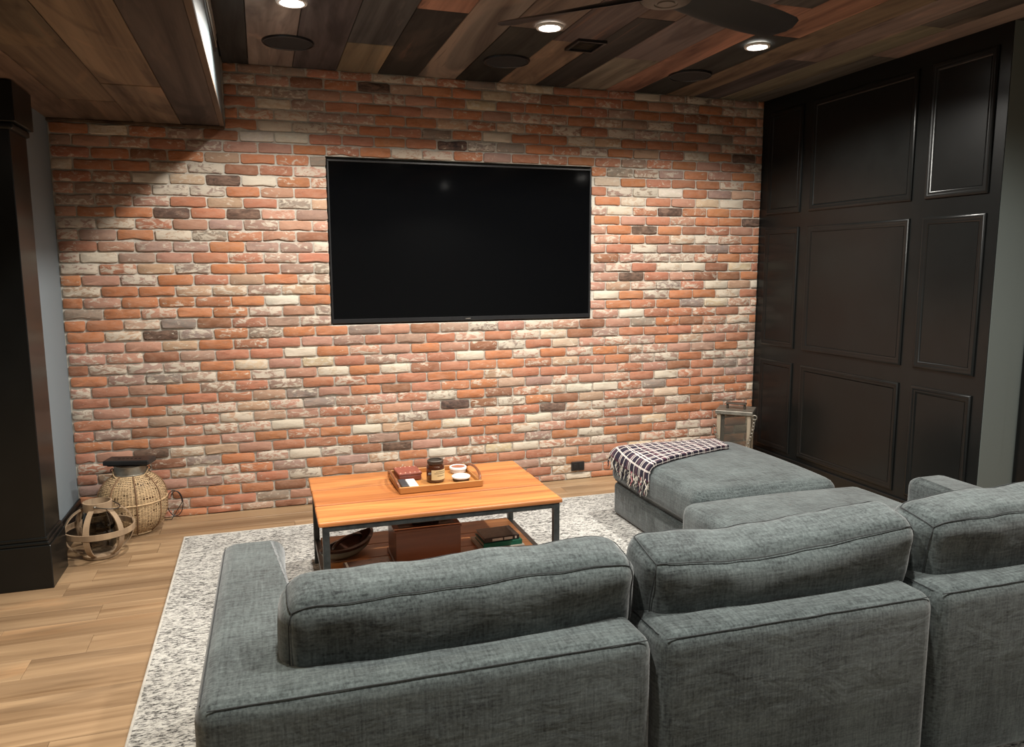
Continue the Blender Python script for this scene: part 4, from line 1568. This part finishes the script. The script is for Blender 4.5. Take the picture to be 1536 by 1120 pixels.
# looped cable
b = B()
pts = []
for i in range(40):
    a = 2*PI*1.4*i/39
    pts.append((-0.545+0.045*math.cos(a)*(1-0.2*i/39)+0.018*i/39, -0.05-0.02*i/39, 0.10+0.075*math.sin(a)))
pts = [(-0.600, -0.06, 0.006), (-0.56, -0.06, 0.006)]+pts
tube(b, pts, 0.0026, 6)
tag(obj('cable', b, M['black_plastic'], smooth=True), 'thin dark looped cable on the floor right of the woven lantern', 'cable')

# ------------------------------------------------------------------ square lantern in the right corner
qx, qy, qw, qd, qh = 3.12, -0.24, 0.115, 0.105, 0.445
t = thing('square_lantern', 'square wooden lantern with glass panes and a pewter lid in the right corner', 'lantern', (qx, qy, 0), -0.72)
for sx in (-1, 1):
    for sy in (-1, 1):
        obj('post', rbox(qx+sx*(qw-.014)-.013, qx+sx*(qw-.014)+.013, qy+sy*(qd-.014)-.013, qy+sy*(qd-.014)+.013, .03, qh, .002, 1), M['grey_wood'], t)
obj('base', rbox(qx-qw-.008, qx+qw+.008, qy-qd-.008, qy+qd+.008, 0.001, .03, .004, 2), M['grey_wood'], t)
for s in (-1, 1):
    obj('pane', rbox(qx-qw+.028, qx+qw-.028, qy+s*(qd-.012)-.0015, qy+s*(qd-.012)+.0015, .031, qh-.001, .0004, 1), M['glass'], t)
    obj('pane', rbox(qx+s*(qw-.012)-.0015, qx+s*(qw-.012)+.0015, qy-qd+.028, qy+qd-.028, .031, qh-.001, .0004, 1), M['glass'], t)
ld_ = obj('lid', rbox(qx-qw-.010, qx+qw+.010, qy-qd-.010, qy+qd+.010, qh, qh+.026, .003, 2), M['pewter'], t)
b = rbox(qx-.070, qx+.070, qy-.028, qy+.028, qh+.058, qh+.068, .003, 2)
for s in (-1, 1):
    merge(b, rbox(qx+s*.058-.006, qx+s*.058+.006, qy-.02, qy+.02, qh+.026, qh+.058, .002, 1))
obj('lid_handle', b, M['dark_metal'], ld_, org=ORG[t.name])
b = B()
lathe(b, [(0.0, 0.031), (0.038, 0.031), (0.038, 0.19), (0.034, 0.196), (0.0, 0.19)], (qx, qy, 0), 28)
obj('candle', b, M['wax'], t, smooth=40)
# hanging chain on the right and left sides
def chain(parent, pts3, name):
    b = B()
    for a, c in zip(pts3, pts3[1:]):
        a, c = Vector(a), Vector(c)
        d_ = (c-a)
        L_ = d_.length*0.62
        mid = (a+c)/2
        d_.normalize()
        side = d_.cross(Vector((0, 1, 0)))
        if side.length < .1:
            side = d_.cross(Vector((1, 0, 0)))
        side.normalize()
        tube(b, [mid+d_*L_*math.cos(2*PI*k/14)+side*0.008*math.sin(2*PI*k/14) for k in range(14)], 0.0028, 6, closed=True)
    obj(name, b, M['pewter'], parent, smooth=True)
b = B()
rx_, ry_, rz_ = qx+qw+.022, qy-qd-.012, qh-.008
tube(b, [(rx_+.016*math.cos(2*PI*k/18), ry_, rz_+.016*math.sin(2*PI*k/18)) for k in range(18)], 0.004, 6, closed=True)
obj('ring', b, M['pewter'], t, smooth=True)
chain(t, [(rx_-.002-.055*(i/9)**2, ry_-.003, rz_-.012-.22*i/9) for i in range(10)], 'chain')
chain(t, [(rx_-.055-.10*i/4, ry_-.003, rz_-.235-.03*math.sin(PI*i/8)) for i in range(5)], 'chain')
chain(t, [(qx-qw-.012+.09*(i/7)**1.5, qy-qd-.014, qh-.08-.17*(i/7)**.8) for i in range(8)], 'chain')
